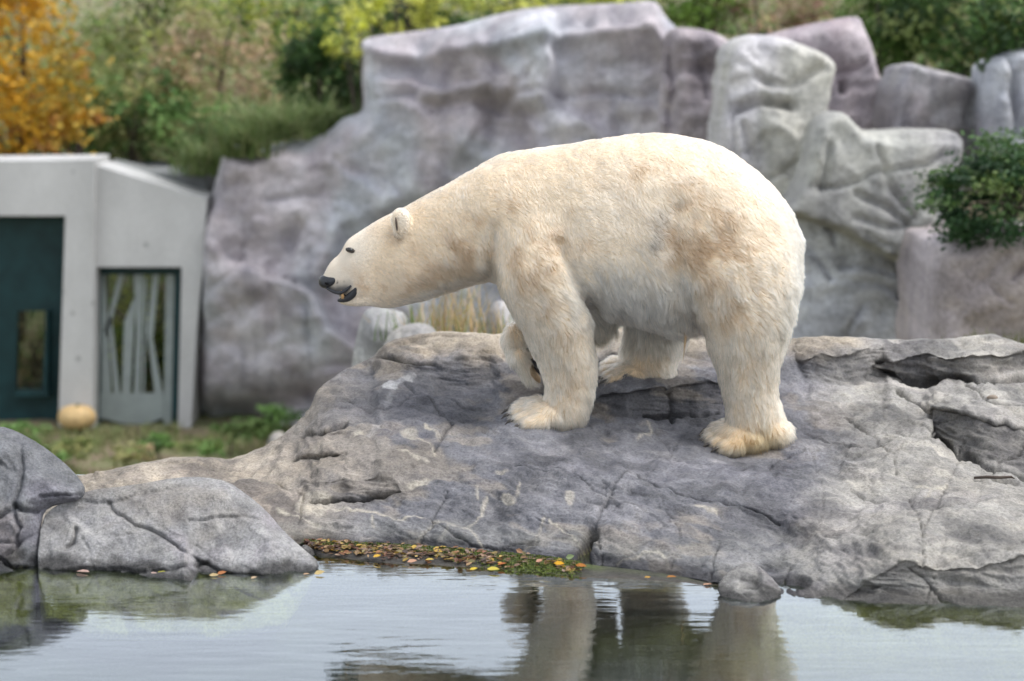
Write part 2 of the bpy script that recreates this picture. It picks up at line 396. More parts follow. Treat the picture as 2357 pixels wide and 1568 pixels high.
# back of the rim, falling to the enclosure floor, and the part under water
cr_pt = bank_front[0]
backrows = [cr_pt + np.array([0, dy_, dz_])[None] for dy_, dz_ in ((2.6,-4.0),(2.2,-2.6),(1.8,-1.6),(1.4,-0.95),(1.0,-0.5),(0.7,-0.26),(0.45,-0.12),(0.25,-0.04),(0.1,-0.008))]
wlp = bank_front[-1]
under = [wlp + np.array([0, -a, -b])[None] for a, b in ((0.02,0.03),(0.05,0.08),(0.10,0.13),(0.18,0.19),(0.28,0.25),(0.42,0.33),(0.6,0.43),(0.85,0.6),(1.2,0.9),(1.7,1.3),(2.3,1.75))]
bank = np.concatenate([np.stack(backrows), bank_front, np.stack(under)], 0)
nb_, nu_ = len(backrows), len(under)
def grid_normals(g):
    n = np.cross(np.gradient(g, axis=1), np.gradient(g, axis=0)); n /= np.linalg.norm(n, axis=2)[..., None]+1e-12
    n[n[..., 1] > 0.6] *= 1; return np.where((n[..., 2:3] < -0.2), -n, n)
bn = grid_normals(bank); s_ = np.sign(bn[nb_+NR//2, NC//2, 2]); bn = bn*s_
q = bank*np.array([1, 1, 1.6])
# tilted strata direction gives the rock its layered lean
lay = q @ np.array([[0.9, 0.25, -0.3], [-0.2, 0.9, 0.3], [0.55, -0.2, 2.6]]).T
dsp = 0.032*fbm(q, 1.7, 5, 1.0) + 0.034*fbm(lay*np.array([1.2, 1.6, 3.2]), 2.2, 6, 4.0) + 0.020*(ridged(q, 3.6, 4, 8.0)-0.4) + 0.012*fbm(q, 13, 4, 2.0) + 0.011*(ridged(lay, 8, 5, 5.0)-.4) + 0.005*fbm(q, 40, 3, 5.0)
BPX, BPY = proj(bank)
CRK = [([(1460,1085),(1500,1112),(1560,1130),(1640,1150),(1700,1165),(1760,1185),(1790,1200)], 2.2, .022), ([(1170,1075),(1240,1085),(1300,1092),(1350,1075)], 1.8, .014),
 ([(1440,1075),(1405,1140),(1378,1190),(1352,1240)], 3.2, .012), ([(1360,1225),(1345,1270),(1338,1310)], 9, .075), ([(2066,905),(2110,930),(2140,950),(2152,1005),(2205,1042),(2280,1080),(2357,1108),(2600,1150)], 3, .035),
 ([(2140,948),(2220,955),(2300,970),(2357,985),(2700,1010)], 2.5, .02), ([(2030,838),(2060,868),(2120,880),(2200,868),(2250,881),(2357,868),(2600,870)], 4, .05), ([(2225,888),(2290,930),(2357,938)], 2.2, .018),
 ([(866,824),(905,828),(950,834),(1000,838)], 3, .03), ([(698,1004),(740,998),(795,984)], 3, .03), ([(676,1056),(730,1052),(795,1044)], 3, .028), ([(716,1156),(800,1156),(860,1146),(925,1130)], 3, .03),
 ([(1000,900),(1060,930),(1120,945)], 2.4, .015), ([(925,880),(1000,925),(1040,975),(1000,1040)], 2.5, .012), ([(2245,1107),(2300,1108),(2340,1116)], 2.5, .018), ([(2080,1150),(2150,1146),(2180,1140)], 2, .012),
 ([(1960,1130),(2000,1150),(2040,1155)], 2, .01), ([(1540,890),(1548,930),(1545,970)], 4, .02), ([(1480,965),(1560,962),(1650,958)], 3, .03), ([(640,1110),(700,1140),(690,1200)], 2, .015),
 ([(1900,1240),(1960,1230),(2010,1225)], 2, .012), ([(2100,1180),(2200,1160),(2330,1150)], 1.8, .01), ([(1850,1000),(1900,1020),(1980,1030)], 2, .01)]
jit = 7*fbm(np.stack([BPX*0.03, BPY*0.03, 0*BPX], -1), 1, 3); jit2 = 7*fbm(np.stack([BPX*0.03, BPY*0.03, 0*BPX+9], -1), 1, 3)
crk = np.zeros(BPX.shape); front_mask = np.zeros(BPX.shape); front_mask[nb_:nb_+NR] = 1
for ln, w, dep in CRK + rand_cracks(640, 860, 2500, 1330, 46, 21, 1.6, .0085):
    d = seg_dist(BPX+jit, BPY+jit2, ln); crk += 1.4*dep*np.exp(-(d/(w*1.15))**2)
feet = patch(1260, 975, 75) + patch(1720, 1030, 85) + patch(1475, 875, 70); feet = np.clip(feet, 0, 1)
damp = np.ones(BPX.shape); damp[nb_:nb_+NR] = 1-0.75*feet
cd = np.ones(BPX.shape[0]); cd[nb_-2:nb_+3] = 0.35; cd[nb_+NR-4:nb_+NR+1] = 0.3
rec = np.zeros(BPX.shape)
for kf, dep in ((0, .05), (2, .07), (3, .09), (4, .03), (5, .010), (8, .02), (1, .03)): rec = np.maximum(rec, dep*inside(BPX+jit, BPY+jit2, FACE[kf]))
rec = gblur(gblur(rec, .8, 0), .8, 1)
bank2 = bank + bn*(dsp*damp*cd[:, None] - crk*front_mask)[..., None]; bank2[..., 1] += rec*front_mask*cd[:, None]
# colours of the stone: warm tan on the crest and left spur, blue-grey below the bear, pale on the right
def bank_col(p, px, py):
    x = p.reshape(-1, 3); px, py = px.ravel(), py.ravel()
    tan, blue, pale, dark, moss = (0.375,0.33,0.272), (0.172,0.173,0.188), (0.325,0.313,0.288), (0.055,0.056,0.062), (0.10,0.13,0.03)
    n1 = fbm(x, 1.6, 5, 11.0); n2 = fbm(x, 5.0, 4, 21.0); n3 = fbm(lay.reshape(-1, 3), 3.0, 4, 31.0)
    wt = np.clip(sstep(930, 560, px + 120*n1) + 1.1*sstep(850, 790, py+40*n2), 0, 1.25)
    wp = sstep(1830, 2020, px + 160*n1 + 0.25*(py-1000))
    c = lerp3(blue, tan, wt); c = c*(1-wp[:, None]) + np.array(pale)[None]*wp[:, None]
    n4 = fbm(lay.reshape(-1, 3)*np.array([1, 1, 2.2]), 6.0, 5, 71.0); n5 = fbm(x, 17.0, 4, 81.0)
    c *= np.clip(1 + 0.35*n1 + 0.30*n2 + 0.36*n3 + 0.36*n4 + 0.16*n5, 0.35, 1.8)[:, None]
    dk = sstep(0.04, 0.26, fbm(x, 2.3, 5, 41.0)+.25*n4)*0.55; lt = sstep(0.05, 0.3, fbm(x, 3.4, 5, 141.0)+.3*n4)*0.40; c = c*(1+lt[:, None]*np.array((.55,.5,.42))[None])
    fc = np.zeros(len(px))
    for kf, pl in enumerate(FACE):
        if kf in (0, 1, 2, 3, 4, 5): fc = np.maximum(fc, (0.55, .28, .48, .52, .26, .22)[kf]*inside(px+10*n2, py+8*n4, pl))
    c = c*(1-fc[:, None]) + np.array((.052,.050,.050))[None]*fc[:, None]  # ledge and recess faces darkened: overhang shade painted in with dark stain
    c = c*(1-dk[:, None]) + np.array(dark)[None]*dk[:, None]
    wm = sstep(0.06, 0.2, fbm(lay.reshape(-1, 3), 1.5, 5, 51.0)+.15*n4 + .14*sstep(1150, 800, px) - .06)*0.5*(1-wp*0.8); c = c*(1-wm[:, None]) + np.array((0.33,0.29,0.24))[None]*wm[:, None]
    vio = sstep(0.05, 0.4, fbm(x, 1.2, 3, 61.0))*0.35; c = c*(1-vio[:, None]) + (c*np.array((1.0,0.97,1.06))[None])*vio[:, None]
    jx = px + 6*fbm(np.stack([px*.04, py*.04, 0*px], -1), 1, 3); jy = py + 6*fbm(np.stack([px*.04, py*.04, 0*px+5], -1), 1, 3)
    T = lambda L: [(767.3+a*.3885, 959.1+b*.3885) for a, b in L]
    veins = [T([(0,550),(90,555),(180,575),(300,580),(380,625),(480,605),(620,635),(700,645),(800,660),(850,700),(880,780)]), T([(620,635),(530,700),(490,750)]), T([(680,645),(670,690),(630,745)]), T([(800,660),(870,580),(910,490)]),
      T([(1280,600),(1350,650),(1420,720),(1480,780)]), T([(1250,580),(1210,680),(1200,745),(1110,800)]), T([(1680,870),(1750,850),(1850,810),(1930,800),(1980,850),(1975,890)]), T([(850,430),(855,500)]), T([(1100,380),(1090,480)]), T([(230,620),(240,680)]), T([(380,200),(480,250),(560,270)]), T([(500,130),(580,180),(600,230)]),
      [(2130,1150),(2145,1128),(2180,1118)], [(2110,1120),(2140,1126)], [(1470,1010),(1500,1000),(1490,980)], [(1600,1165),(1650,1180)], [(640,1170),(690,1190),(740,1215)], [(980,985),(1010,1005)]]
    vm = np.zeros(len(px))
    for L in veins: vm = np.maximum(vm, np.exp(-(seg_dist(jx, jy, L)/2.9)**2)*np.clip(0.75+0.6*n2, 0.3, 1))
    blobs = [(450,110,42,30),(150,112,30,16),(520,392,66,20),(1400,480,20,32),(1050,500,34,18),(985,330,45,12)]
    for bx, by, rx, ry in blobs:
        bx, by = T([(bx, by)])[0]; e = np.hypot((jx-bx)/(rx*.39), (jy-by)/(ry*.39)) + 0.5*n2
        vm = np.maximum(vm, 0.6*sstep(1.3, 0.7, e+0.8*n2))
    e = np.hypot((jx-720)/46, (jy-1160)/26) + 0.5*n2; vm = np.maximum(vm, 0.55*sstep(1.2, 0.8, e))
    c = c*(1-vm[:, None]) + np.array((0.52,0.48,0.40))[None]*vm[:, None]
    lm = np.zeros(len(px))
    for L, w, s in (([(888,890),(906,887)], 8, 0.9), ([(915,880),(945,870)], 7, 0.5), ([(930,872),(955,864)], 5, 0.3), ([(905,900),(890,930)], 7, 0.22), ([(872,985),(850,1010)], 9, 0.18)):
        lm = np.maximum(lm, s*sstep(1.2, 0.5, seg_dist(jx*1, jy*1, L)/w + 0.9*n2))
    c = c*(1-lm[:, None]) + np.array((0.60,0.60,0.60))[None]*lm[:, None]
    z = x[:, 2]
    wet = sstep(0.055, 0.015, z + 0.05*n2); c = c*(1-0.62*wet[:, None])            # wet, algae-dark tide band
    pb = sstep(0.02, 0.05, z)*sstep(0.10, 0.06, z+0.03*n2)*0.35; c = c*(1-pb[:, None]) + np.array((0.30,0.30,0.28))[None]*pb[:, None]
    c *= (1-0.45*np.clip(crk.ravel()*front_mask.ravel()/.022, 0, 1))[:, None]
    uw = sstep(0.0, -0.03, z); al = np.array((0.34,0.31,0.12))[None]*(1+0.5*n2)[:, None]
    deep = sstep(-0.10, -0.36, z); al = al*(1-deep[:, None]) + np.array((0.035,0.05,0.045))[None]*deep[:, None]  # stone painted darker with depth for the light lost in water
    c = c*(1-uw[:, None]) + al*uw[:, None]
    return np.clip(c, 0.012, 0.85)
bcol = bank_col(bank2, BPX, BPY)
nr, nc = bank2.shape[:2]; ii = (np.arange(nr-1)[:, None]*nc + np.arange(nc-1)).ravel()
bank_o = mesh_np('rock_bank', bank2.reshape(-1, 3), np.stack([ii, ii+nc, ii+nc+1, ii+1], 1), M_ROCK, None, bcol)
tag(bank_o, kind='structure')
bank_pts = bank2[nb_:nb_+NR].reshape(-1, 3); bank_ppx, bank_ppy = proj(bank_pts)
def rock_at(px, py):                    # nearest point of the bank seen at that pixel
    i = np.argmin((bank_ppx-px)**2 + (bank_ppy-py)**2); return bank_pts[i]
# ---- boulders standing in front of the bank at the water's edge
def carve(px, py, lines):
    jx = 6*fbm(np.stack([px*.03, py*.03, 0*px], -1), 1, 3); jy = 6*fbm(np.stack([px*.03, py*.03, 0*px+4], -1), 1, 3); o = np.zeros(px.shape)
    for ln, w, dep in lines: o -= dep*np.exp(-(seg_dist(px+jx, py+jy, ln)/w)**2)
    return o
def near_disp(lines, size=0.28, seed=3, amp=1.0):
    def f(p, px, py):
        lines_ = list(lines) + (rand_cracks(float(px.min()), float(py.min()), float(px.max()), 1310., 8, seed+43, 2.6, .008) if lines else [])
        return amp*(0.42*facets(p[:, 0]+.03*pn(p*6), p[:, 2]+.03*pn(p*6+3), size, seed, 0.45) + 0.2*facets(p[:, 0], p[:, 2], size*.4, seed+1, .4) + 0.022*fbm(p, 3.0, 4, seed) + 0.012*ridged(p, 7, 4, seed) + 0.006*fbm(p, 28, 3, 2.0)) + carve(px, py, lines_)
    return f
def near_col(base, warm=0.2, seed=0.0):
    def f(p, px, py):
        n1, n2, n5 = fbm(p, 3.0, 4, 5+seed), fbm(p, 9.0, 5, 15+seed), fbm(p*np.array([1,1,2]), 22, 4, 45+seed); c = np.repeat(np.array(base)[None], len(p), 0)*np.clip(1+0.4*n1+0.5*n2+.35*n5, .4, 1.8)[:, None]
        w = sstep(0.0, 0.4, fbm(p, 2.2, 4, 25+seed))*warm; c = c*(1-w[:, None]) + np.array((0.25,0.215,0.17))[None]*w[:, None]
        vv = sstep(0.1, 0.4, fbm(p, 2.6, 3, 35+seed))*0.4; c *= 1+vv[:, None]*np.array((0.06,-0.05,0.10))[None]
        z = p[:, 2]; wet = sstep(0.06, 0.012, z+0.06*n2)*0.72; c *= (1-wet[:, None])
        uw = sstep(0.0, -0.03, z); al = np.array((0.38,0.36,0.13))[None]*(1+0.5*n2)[:, None]; deep = sstep(-0.16, -0.50, z)[:, None]; al = al*(1-deep)+np.array((0.03,0.045,0.04))[None]*deep  # deep part darkened in colour, standing in for absorption by the water
        return np.clip(c*(1-uw[:, None])+al*uw[:, None], 0.01, 0.8)
    return f
o = relief('boulder', [(-320,1010),(-100,982),(0,980),(40,993),(92,1022),(132,1052),(162,1078),(186,1106),(198,1128),(188,1150),(150,1158),(112,1168),(96,1190),(92,1260),(86,1330),(80,1480),(-320,1500)], lambda x, y: 10.18+.46*np.clip((1310-y)/320, -.7, 1), .14, 45, 5, M_ROCK, near_col((0.185,0.19,0.20), 0.3),
  disp=near_disp([([(52,1010),(66,1060),(60,1110),(45,1150)], 5, .04), ([(48,1150),(90,1172),(140,1160),(190,1140)], 5, .07), ([(110,1130),(150,1128),(190,1135)], 4, .05), ([(0,1180),(40,1160)], 4, .04), ([(0,1262),(40,1286),(85,1306)], 4, .06), ([(20,1262),(55,1235),(92,1225)], 4, .04), ([(0,1228),(45,1232)], 3, .03), ([(46,1160),(56,1200),(46,1240)], 4, .04)], 0.26, 5, 1.0), seed=2)
tag(o, 'tall dark blue-grey cracked boulder at the water edge beside the long low boulder', 'boulder')
o = relief('boulder', [(95,1195),(128,1163),(200,1128),(300,1118),(410,1098),(470,1098),(525,1108),(568,1138),(610,1172),(655,1225),(700,1265),(738,1296),(722,1330),(700,1380),(640,1470),(100,1480),(84,1300)], lambda x, y: 10.12+.37*np.clip((1312-y)/205, -.9, 1.05), .09, 34, 4.5, M_ROCK, near_col((0.29,0.287,0.285), 0.4, 3.0),
  disp=near_disp([([(170,1148),(250,1150),(275,1172),(320,1198),(365,1215),(420,1252),(470,1285),(530,1310),(590,1314)], 3.2, .03), ([(250,1150),(340,1128),(430,1112),(520,1108)], 2.6, .02), ([(440,1190),(500,1180),(560,1178),(622,1196),(655,1228)], 3, .022), ([(360,1305),(420,1300),(480,1286)], 4, .03), ([(180,1205),(172,1235),(155,1250)], 4, .035), ([(100,1310),(200,1298),(300,1302),(340,1308)], 5, .03), ([(270,1222),(310,1216)], 2.5, .01)], 0.36, 8, 0.9), seed=4)
tag(o, 'long low grey boulder with a diagonal crack at the water edge', 'boulder')
o = relief('boulder', [(690,1262),(700,1252),(718,1262),(738,1284),(740,1297),(722,1302),(700,1298),(680,1280)], 10.42, .10, 22, 3, M_ROCK, near_col((0.27,0.265,0.26), 0.2, 5.0), disp=near_disp([], 0.06, 3, 0.5), seed=6)
tag(o, 'small pale stone between the low boulder and the leaf litter', 'boulder')
o = relief('boulder', [(1650,1352),(1664,1328),(1695,1302),(1726,1292),(1752,1306),(1785,1338),(1802,1362),(1790,1385),(1745,1400),(1690,1396),(1660,1378)], lambda x, y: 9.60+.25*np.clip((1388-y)/96, -.5, 1.05), .05, 20, 3, M_ROCK, near_col((0.24,0.235,0.225), 0.3, 7.0), disp=near_disp([], 0.13, 12, 1.1), seed=7)
tag(o, 'small knobbly pale rock jutting into the water below the hind paw', 'boulder')

# ---- mud shelf with moss and leaf litter at the foot of the bank
sx = np.linspace(686, 1690, 200); st_ = np.linspace(0, 1, 26); SX, STt = np.meshgrid(sx, st_)
sb = np.interp(SX, BL[:, 0], BL[:, 1]) - 6; so = np.interp(SX, [686,740,900,1100,1340,1500,1690], [1266,1306,1322,1340,1356,1364,1378])
amp = np.interp(SX, [686, 900, 1200, 1340, 1420, 1700], [.024, .022, .019, .014, .004, .0]); SPY = sb+(so-sb)*STt
q0 = onz(SX, SPY, 0.01); zsh = amp*(1-STt**1.3*1.35) + 0.010*fbm(q0, 5, 4, 3.0)*(0.3+STt) - 0.028*STt**2 + 0.004*(1-STt)
sh = onz(SX, SPY, 0.0); sh = onz(SX, SPY, zsh)
ny, nx = SX.shape; ii = (np.arange(ny-1)[:, None]*nx+np.arange(nx-1)).ravel(); shf = sh.reshape(-1, 3); n2 = fbm(shf, 12, 4, 1.0)
mo = np.clip(sstep(.34, .06, STt) + np.exp(-((SX-1230)/90)**2-((STt-.42)/.2)**2), 0, 1).ravel(); mo = mo*sstep(-.3, .2, n2+.2)
c = lerp3((0.055,0.052,0.048), (0.07,0.10,0.022), mo*np.clip((1420-SX.ravel())/80, .25, 1)); uw = sstep(0.004, -0.006, shf[:, 2]); c = c*(1-uw[:, None]) + np.array((0.13,0.10,0.065))[None]*uw[:, None]; c *= (1+0.5*n2)[:, None]
tag(mesh_np('mud_shelf', shf, np.stack([ii, ii+nx, ii+nx+1, ii+1], 1), rock_material('wet_mud', 60, .3, 14, .5, .01, 0.5), None, np.clip(c, .01, .5)), kind='structure')
def leaf_geo(c, size, yaw, tilt, roll, curl=0.25, wide=0.55):
    """six-sided curled leaf blade"""
    s = size; t = np.array([(-.5,0,0),(-.2,-.5*wide,curl*.3),(.2,-.42*wide,curl*.35),(.55,0,curl*.2),(.2,.42*wide,curl*.35),(-.2,.5*wide,curl*.3),(0,0,0)])*s
    cyw, syw = math.cos(yaw), math.sin(yaw); t = np.stack([t[:, 0]*cyw-t[:, 1]*syw, t[:, 0]*syw+t[:, 1]*cyw, t[:, 2]], 1)
    ct_, s_t = math.cos(tilt), math.sin(tilt); t = np.stack([t[:, 0], t[:, 1]*ct_-t[:, 2]*s_t, t[:, 1]*s_t+t[:, 2]*ct_], 1)
    return t + np.asarray(c), np.array([(6,0,1),(6,1,2),(6,2,3),(6,3,4),(6,4,5),(6,5,0)])
PAL_L = np.array([(.30,.15,.08),(.36,.24,.13),(.46,.33,.12),(.22,.11,.07),(.38,.25,.18),(.44,.31,.22),(.15,.09,.07),(.50,.34,.08),(.24,.20,.10),(.12,.09,.08),(.28,.20,.16)])
V, Fv, Cc, k0 = [], [], [], 0
for i in range(820):
    px = 705 + 640*rng.random()**1.25; t = np.clip(rng.normal(.24, .13), .03, .52)
    if px > 1150 and rng.random() < .55: continue
    j = int(np.clip((px-686)/(1690-686)*199, 0, 199)); r_ = int(t*25); p = sh[r_, j].copy()
    if p[2] < 0.001: p[2] = 0.001
    v, f = leaf_geo(p+np.array([0, 0, .002+.012*rng.random()]), rng.uniform(.012, .040), rng.uniform(0, 6.3), rng.normal(0, .3), 0, rng.uniform(.05, .5), rng.uniform(.4, .75))
    V.append(v); Fv.append(f+k0); k0 += 7; Cc.append(np.repeat((PAL_L[rng.integers(len(PAL_L))]*rng.uniform(.55, 1.3))[None], 7, 0))
tag(mesh_np('leaf_litter', np.concatenate(V), np.concatenate(Fv), M_LEAF, None, np.concatenate(Cc), False), kind='stuff', label='brown and yellow leaf litter washed up on the mud shelf')
V, Fv, Cc, k0 = [], [], [], 0
for i in range(2600):
    if rng.random() < .65: px, t = 700+640*rng.random(), abs(rng.normal(0.03, .09))
    else: px, t = rng.normal(1235, 70), rng.normal(.40, .16)
    if px > 1345 or px < 695 or t > .8 or t < 0: continue
    j = int((px-686)/(1690-686)*199); p = sh[int(t*25), j]
    v, f = leaf_geo(p+np.array([0, 0, .003+.006*rng.random()]), rng.uniform(.006, .014), rng.uniform(0, 6.3), rng.normal(.4, .6), 0, .5, .7)
    V.append(v); Fv.append(f+k0); k0 += 7; Cc.append(np.repeat((np.array((.11,.145,.03))*rng.uniform(.4, 1.5))[None], 7, 0))
tag(mesh_np('moss', np.concatenate(V), np.concatenate(Fv), M_LEAF, None, np.concatenate(Cc), False), kind='stuff', label='bright green moss along the foot of the rock bank')
# single leaves one can pick out: (px, py, size, colour, label, on water?)
FLV = [((1290,1304),.050,(.72,.40,.03),'rounded golden yellow leaf on the moss'), ((1337,1308),.055,(.55,.22,.05),'russet leaf stuck at the foot of the dark crevice'), ((1312,1286),.040,(.30,.38,.18),'pale green leaf propped upright beside the dark crevice'), ((1245,1298),.035,(.60,.32,.22),'small pinkish leaf on moss beside the golden leaf'),
 ((1135,1311),.060,(.66,.55,.10),'large yellow lobed leaf at the edge of the leaf litter'), ((1090,1311),.038,(.70,.52,.06),'small yellow leaf next to the large lobed leaf'), ((1160,1306),.045,(.48,.16,.05),'dark rust curled leaf between yellow leaf and moss'), ((950,1300),.045,(.62,.36,.24),'salmon tan leaf at water edge of the litter'),
 ((870,1288),.04,(.68,.42,.06),'amber leaf on the litter under the veined rock'), ((1200,1270),.035,(.45,.25,.14),'upright brown leaf with stalk at the top of the moss'), ((990,1296),.04,(.66,.50,.12),'yellow leaf lying flat in the litter beside the salmon leaf'),
 ((190,1308),.075,(.60,.42,.36),'pale pinkish leaf floating under the low boulder'), ((353,1313),.045,(.62,.44,.38),'pale leaf beside the olive leaf at the boulder foot'), ((372,1313),.055,(.42,.40,.06),'olive yellow leaf stuck at the boulder foot'), ((400,1318),.055,(.60,.30,.10),'orange brown leaf below the low boulder crack'), ((492,1316),.045,(.62,.48,.26),'straw coloured leaf at the low boulder foot'), ((510,1312),.045,(.48,.20,.08),'reddish leaf behind the straw coloured leaf'), ((584,1322),.03,(.60,.44,.28),'small tan leaf under the low boulder end'), ((735,1321),.05,(.66,.50,.22),'yellow tan leaf floating off the end of the low boulder'), ((705,1322),.03,(.62,.40,.24),'small orange leaf at the tip of the low boulder'),
 ((1628,1346),.045,(.60,.36,.24),'pinkish brown leaf at waterline beside the knobbly rock'), ((1545,1330),.05,(.55,.24,.06),'orange leaf at waterline below the bank, under the bear belly'), ((1490,1330),.03,(.58,.34,.08),'small amber leaf floating below the bank')]
for (px, py), s, c, lab in FLV:
    p = onz(px, py + (9 if px < 680 else 0), 0.004)
    if py < 1312 and px > 680:
        j = int(np.clip((px-686)/(1690-686)*199, 0, 199)); r_ = int(np.argmin(np.abs(SPY[:, j]-py))); p = sh[r_, j] + np.array([0, 0, .012])
        if p[2] < .01: p = onz(px, py, .012)
    up = 1.2 if 'upright' in lab else rng.normal(.25, .15)
    v, f = leaf_geo((0, 0, 0), s*.9, rng.uniform(-.5, .5), up, 0, .3, .62); v[:, 2] -= v[:, 2].min()
    e = mesh_np('fallen_leaf', v, f, M_LEAF, None, np.repeat((np.array(c)*rng.uniform(.9, 1.1))[None], 7, 0), False); e.location = p
    tag(e, lab, 'leaf', 'fallen leaves at the waterline')
# twig and pebble on the flat rock
tw = rock_at(2285, 1104) + np.array([0, -.02, .016])
e = mesh_np('twig', *tube_mesh(np.array([(-.09,0,0),(-.03,.004,.003),(.03,-.003,.002),(.085,.003,.004),(.10,.0,-.004)]), [.006,.0075,.007,.006,.002], 8), M_BARK); e.location = tw; tag(e, 'short dark twig lying on the pale sloping rock', 'twig')
pb = rock_at(2283, 918) + np.array([0, 0, .006])
v, f = tube_mesh(np.array([(-.028,0,0),(-.015,0,.002),(.0,0,.003),(.016,0,.002),(.028,0,0)]), [.004,.011,.013,.011,.004], 8); e = mesh_np('pebble', v+0.003*fbm(v, 60, 2)[:, None], f, simple('pebble_stone', (.30,.25,.2), .9), None); e.location = pb; tag(e, 'small brown pebble on the flat slab', 'pebble')

# ================================================================== CLIFFS OF THE ENCLOSURE
def cliff_col(c1, c2, c3, seed=0.0, sc=1.0, amt=0.22):
    def f(p, px, py):
        sl = p @ np.array([[.5,.1,.12],[0,1,0],[-.3,0,2.0]]).T; n1, n2, n3 = fbm(p, .7*sc, 4, seed), fbm(sl, 1.9*sc, 4, seed+7), fbm(p*np.array([1, 1, .5]), 1.1*sc, 4, seed+19)
        c = lerp3(c1, c2, sstep(-.25, .3, n1)); w = sstep(.0, .35, n3)*.7; c = c*(1-w[:, None]) + np.array(c3)[None]*w[:, None]
        n6 = fbm(sl*np.array([1, 1, 1.3]), 5*sc, 4, seed+29); ru = sstep(.08, .32, fbm(p*np.array([3.2, 1, .22]), 1.0*sc, 4, seed+39))*.22; c = c*(1-ru[:, None]*np.array((1., .98, .9))[None]); return np.clip(c*np.clip(1+1.3*amt*n2+.15*n1+.26*n6, .3, 1.7)[:, None], .02, .8)
    return f
def cliff_disp(size, seed, amp=1.0, lines=(), strata=1.0):
    def f(p, px, py):
        l = p @ np.array([[.9,.1,.35],[0,1,0],[-.45,0,2.2]]).T
        xs, ys = (float(px.min()), float(px.max())), (float(py.min()), float(py.max())); yb = min(ys[1], max(900, ys[0]+20)); ck = rand_cracks(xs[0], ys[0], xs[1], yb, int((xs[1]-xs[0])*(yb-ys[0])/24000), seed+5, 5, .06)
        return carve(px, py, ck) + amp*(0.62*facets(p[:, 0]+.25*pn(p*1.3), p[:, 2]+.25*pn(p*1.3+5), size, seed, .34) + .42*facets(p[:, 0]+.1*pn(p*3), p[:, 2]+.1*pn(p*3+5), size*.35, seed+1, .36) + .10*fbm(p, .8, 4, seed) + .13*strata*fbm(l, 2.0, 5, seed) + .10*(ridged(p, 2.6, 5, seed)-.4)) + carve(px, py, lines)
    return f
VIO, BLU, PAL, OLV, WHT, BRN = (.45,.41,.43), (.49,.51,.545), (.62,.60,.63), (.44,.44,.405), (.60,.62,.65), (.33,.29,.28)
o = relief('cliff', [(440,1100),(446,900),(458,700),(480,480),(505,380),(520,338),(560,332),(600,346),(650,326),(720,320),(762,300),(790,270),(832,262),(838,230),(832,180),(838,130),(828,98),(850,85),(900,79),(945,73),(1060,58),(1100,45),(1160,30),(1220,18),(1300,12),(1420,8),(1490,2),(1515,5),(1532,40),(1560,66),(1620,150),(1760,300),(1760,1100)],
  lambda x, y: 31.6-3.2*sstep(440, 1700, x), .7, 45, 9, M_CLIFF, cliff_col(VIO, BLU, PAL, 3.0), back=2.5, disp=cliff_disp(1.9, 4, .75, [([(840,110),(1000,120),(1150,110),(1300,70),(1500,60)], 14, -.14), ([(1230,150),(1150,240),(1080,340)], 7, .10), ([(1000,250),(1100,230),(1200,250)], 8, .12), ([(850,230),(960,215)], 8, .12), ([(1100,235),(1240,205),(1390,190),(1500,215)], 7, .12), ([(560,930),(640,915),(720,905)], 34, .55), ([(470,960),(520,930),(600,950)], 40, .6), ([(700,520),(640,640),(650,760)], 18, .18), ([(980,470),(930,620)], 16, .15)]), seed=11)
tag(o, 'large violet-grey rock cliff with a flat sloping top rising behind the bear', 'cliff')
o = relief('cliff', [(1505,430),(1520,200),(1530,80),(1552,62),(1600,64),(1650,76),(1690,100),(1720,200),(1720,460)], 26.8, .4, 22, 9, M_CLIFF, cliff_col((.33,.29,.30), VIO, BLU, 13.0), back=1.5, disp=cliff_disp(1.1, 9, .5, [([(1540,70),(1545,180),(1535,300)], 9, .25), ([(1600,110),(1620,220)], 8, .1)]), seed=12)
tag(o, 'dark purple-brown rock column between the large cliff and the pale tall boulder', 'cliff')
o = relief('cliff', [(1700,330),(1720,110),(1745,86),(1800,70),(1880,52),(1950,38),(1980,39),(1990,68),(2010,110),(2018,160),(2040,205),(2075,240),(2080,360),(1880,400)], 26.2, .4, 20, 9, M_CLIFF, cliff_col((.33,.27,.285), (.37,.31,.33), VIO, 23.0), back=1.5, disp=cliff_disp(1.3, 19, .4, [([(1900,165),(1960,150),(2010,120)], 7, .12), ([(1925,185),(1930,205)], 8, .2)]), seed=13)
tag(o, 'purple rock slab with a pale flat top behind the tall pale boulder', 'cliff')
o = relief('cliff', [(2020,460),(2030,330),(2038,225),(2058,178),(2066,152),(2090,143),(2112,150),(2180,166),(2264,188),(2276,230),(2272,460)], 24.6, .4, 20, 9, M_CLIFF, cliff_col((.32,.31,.31), VIO, (.42,.43,.44), 33.0), back=1.4, disp=cliff_disp(1.2, 29, .4, [([(2230,180),(2220,260)], 12, .12), ([(2080,230),(2070,300)], 10, .12)]), seed=14)
tag(o, 'grey rock block with a rounded notch beside the purple slab', 'cliff')
o = relief('cliff', [(2262,420),(2268,160),(2300,122),(2420,100),(2600,95),(2600,430)], 23.6, .35, 24, 9, M_CLIFF, cliff_col((.36,.37,.41), BLU, VIO, 43.0), back=1.4, disp=cliff_disp(1.1, 39, .35, [([(2318,130),(2322,300)], 8, .14)]), seed=15)
tag(o, 'bluish grey upright rock panels above the green hanging bush', 'cliff')
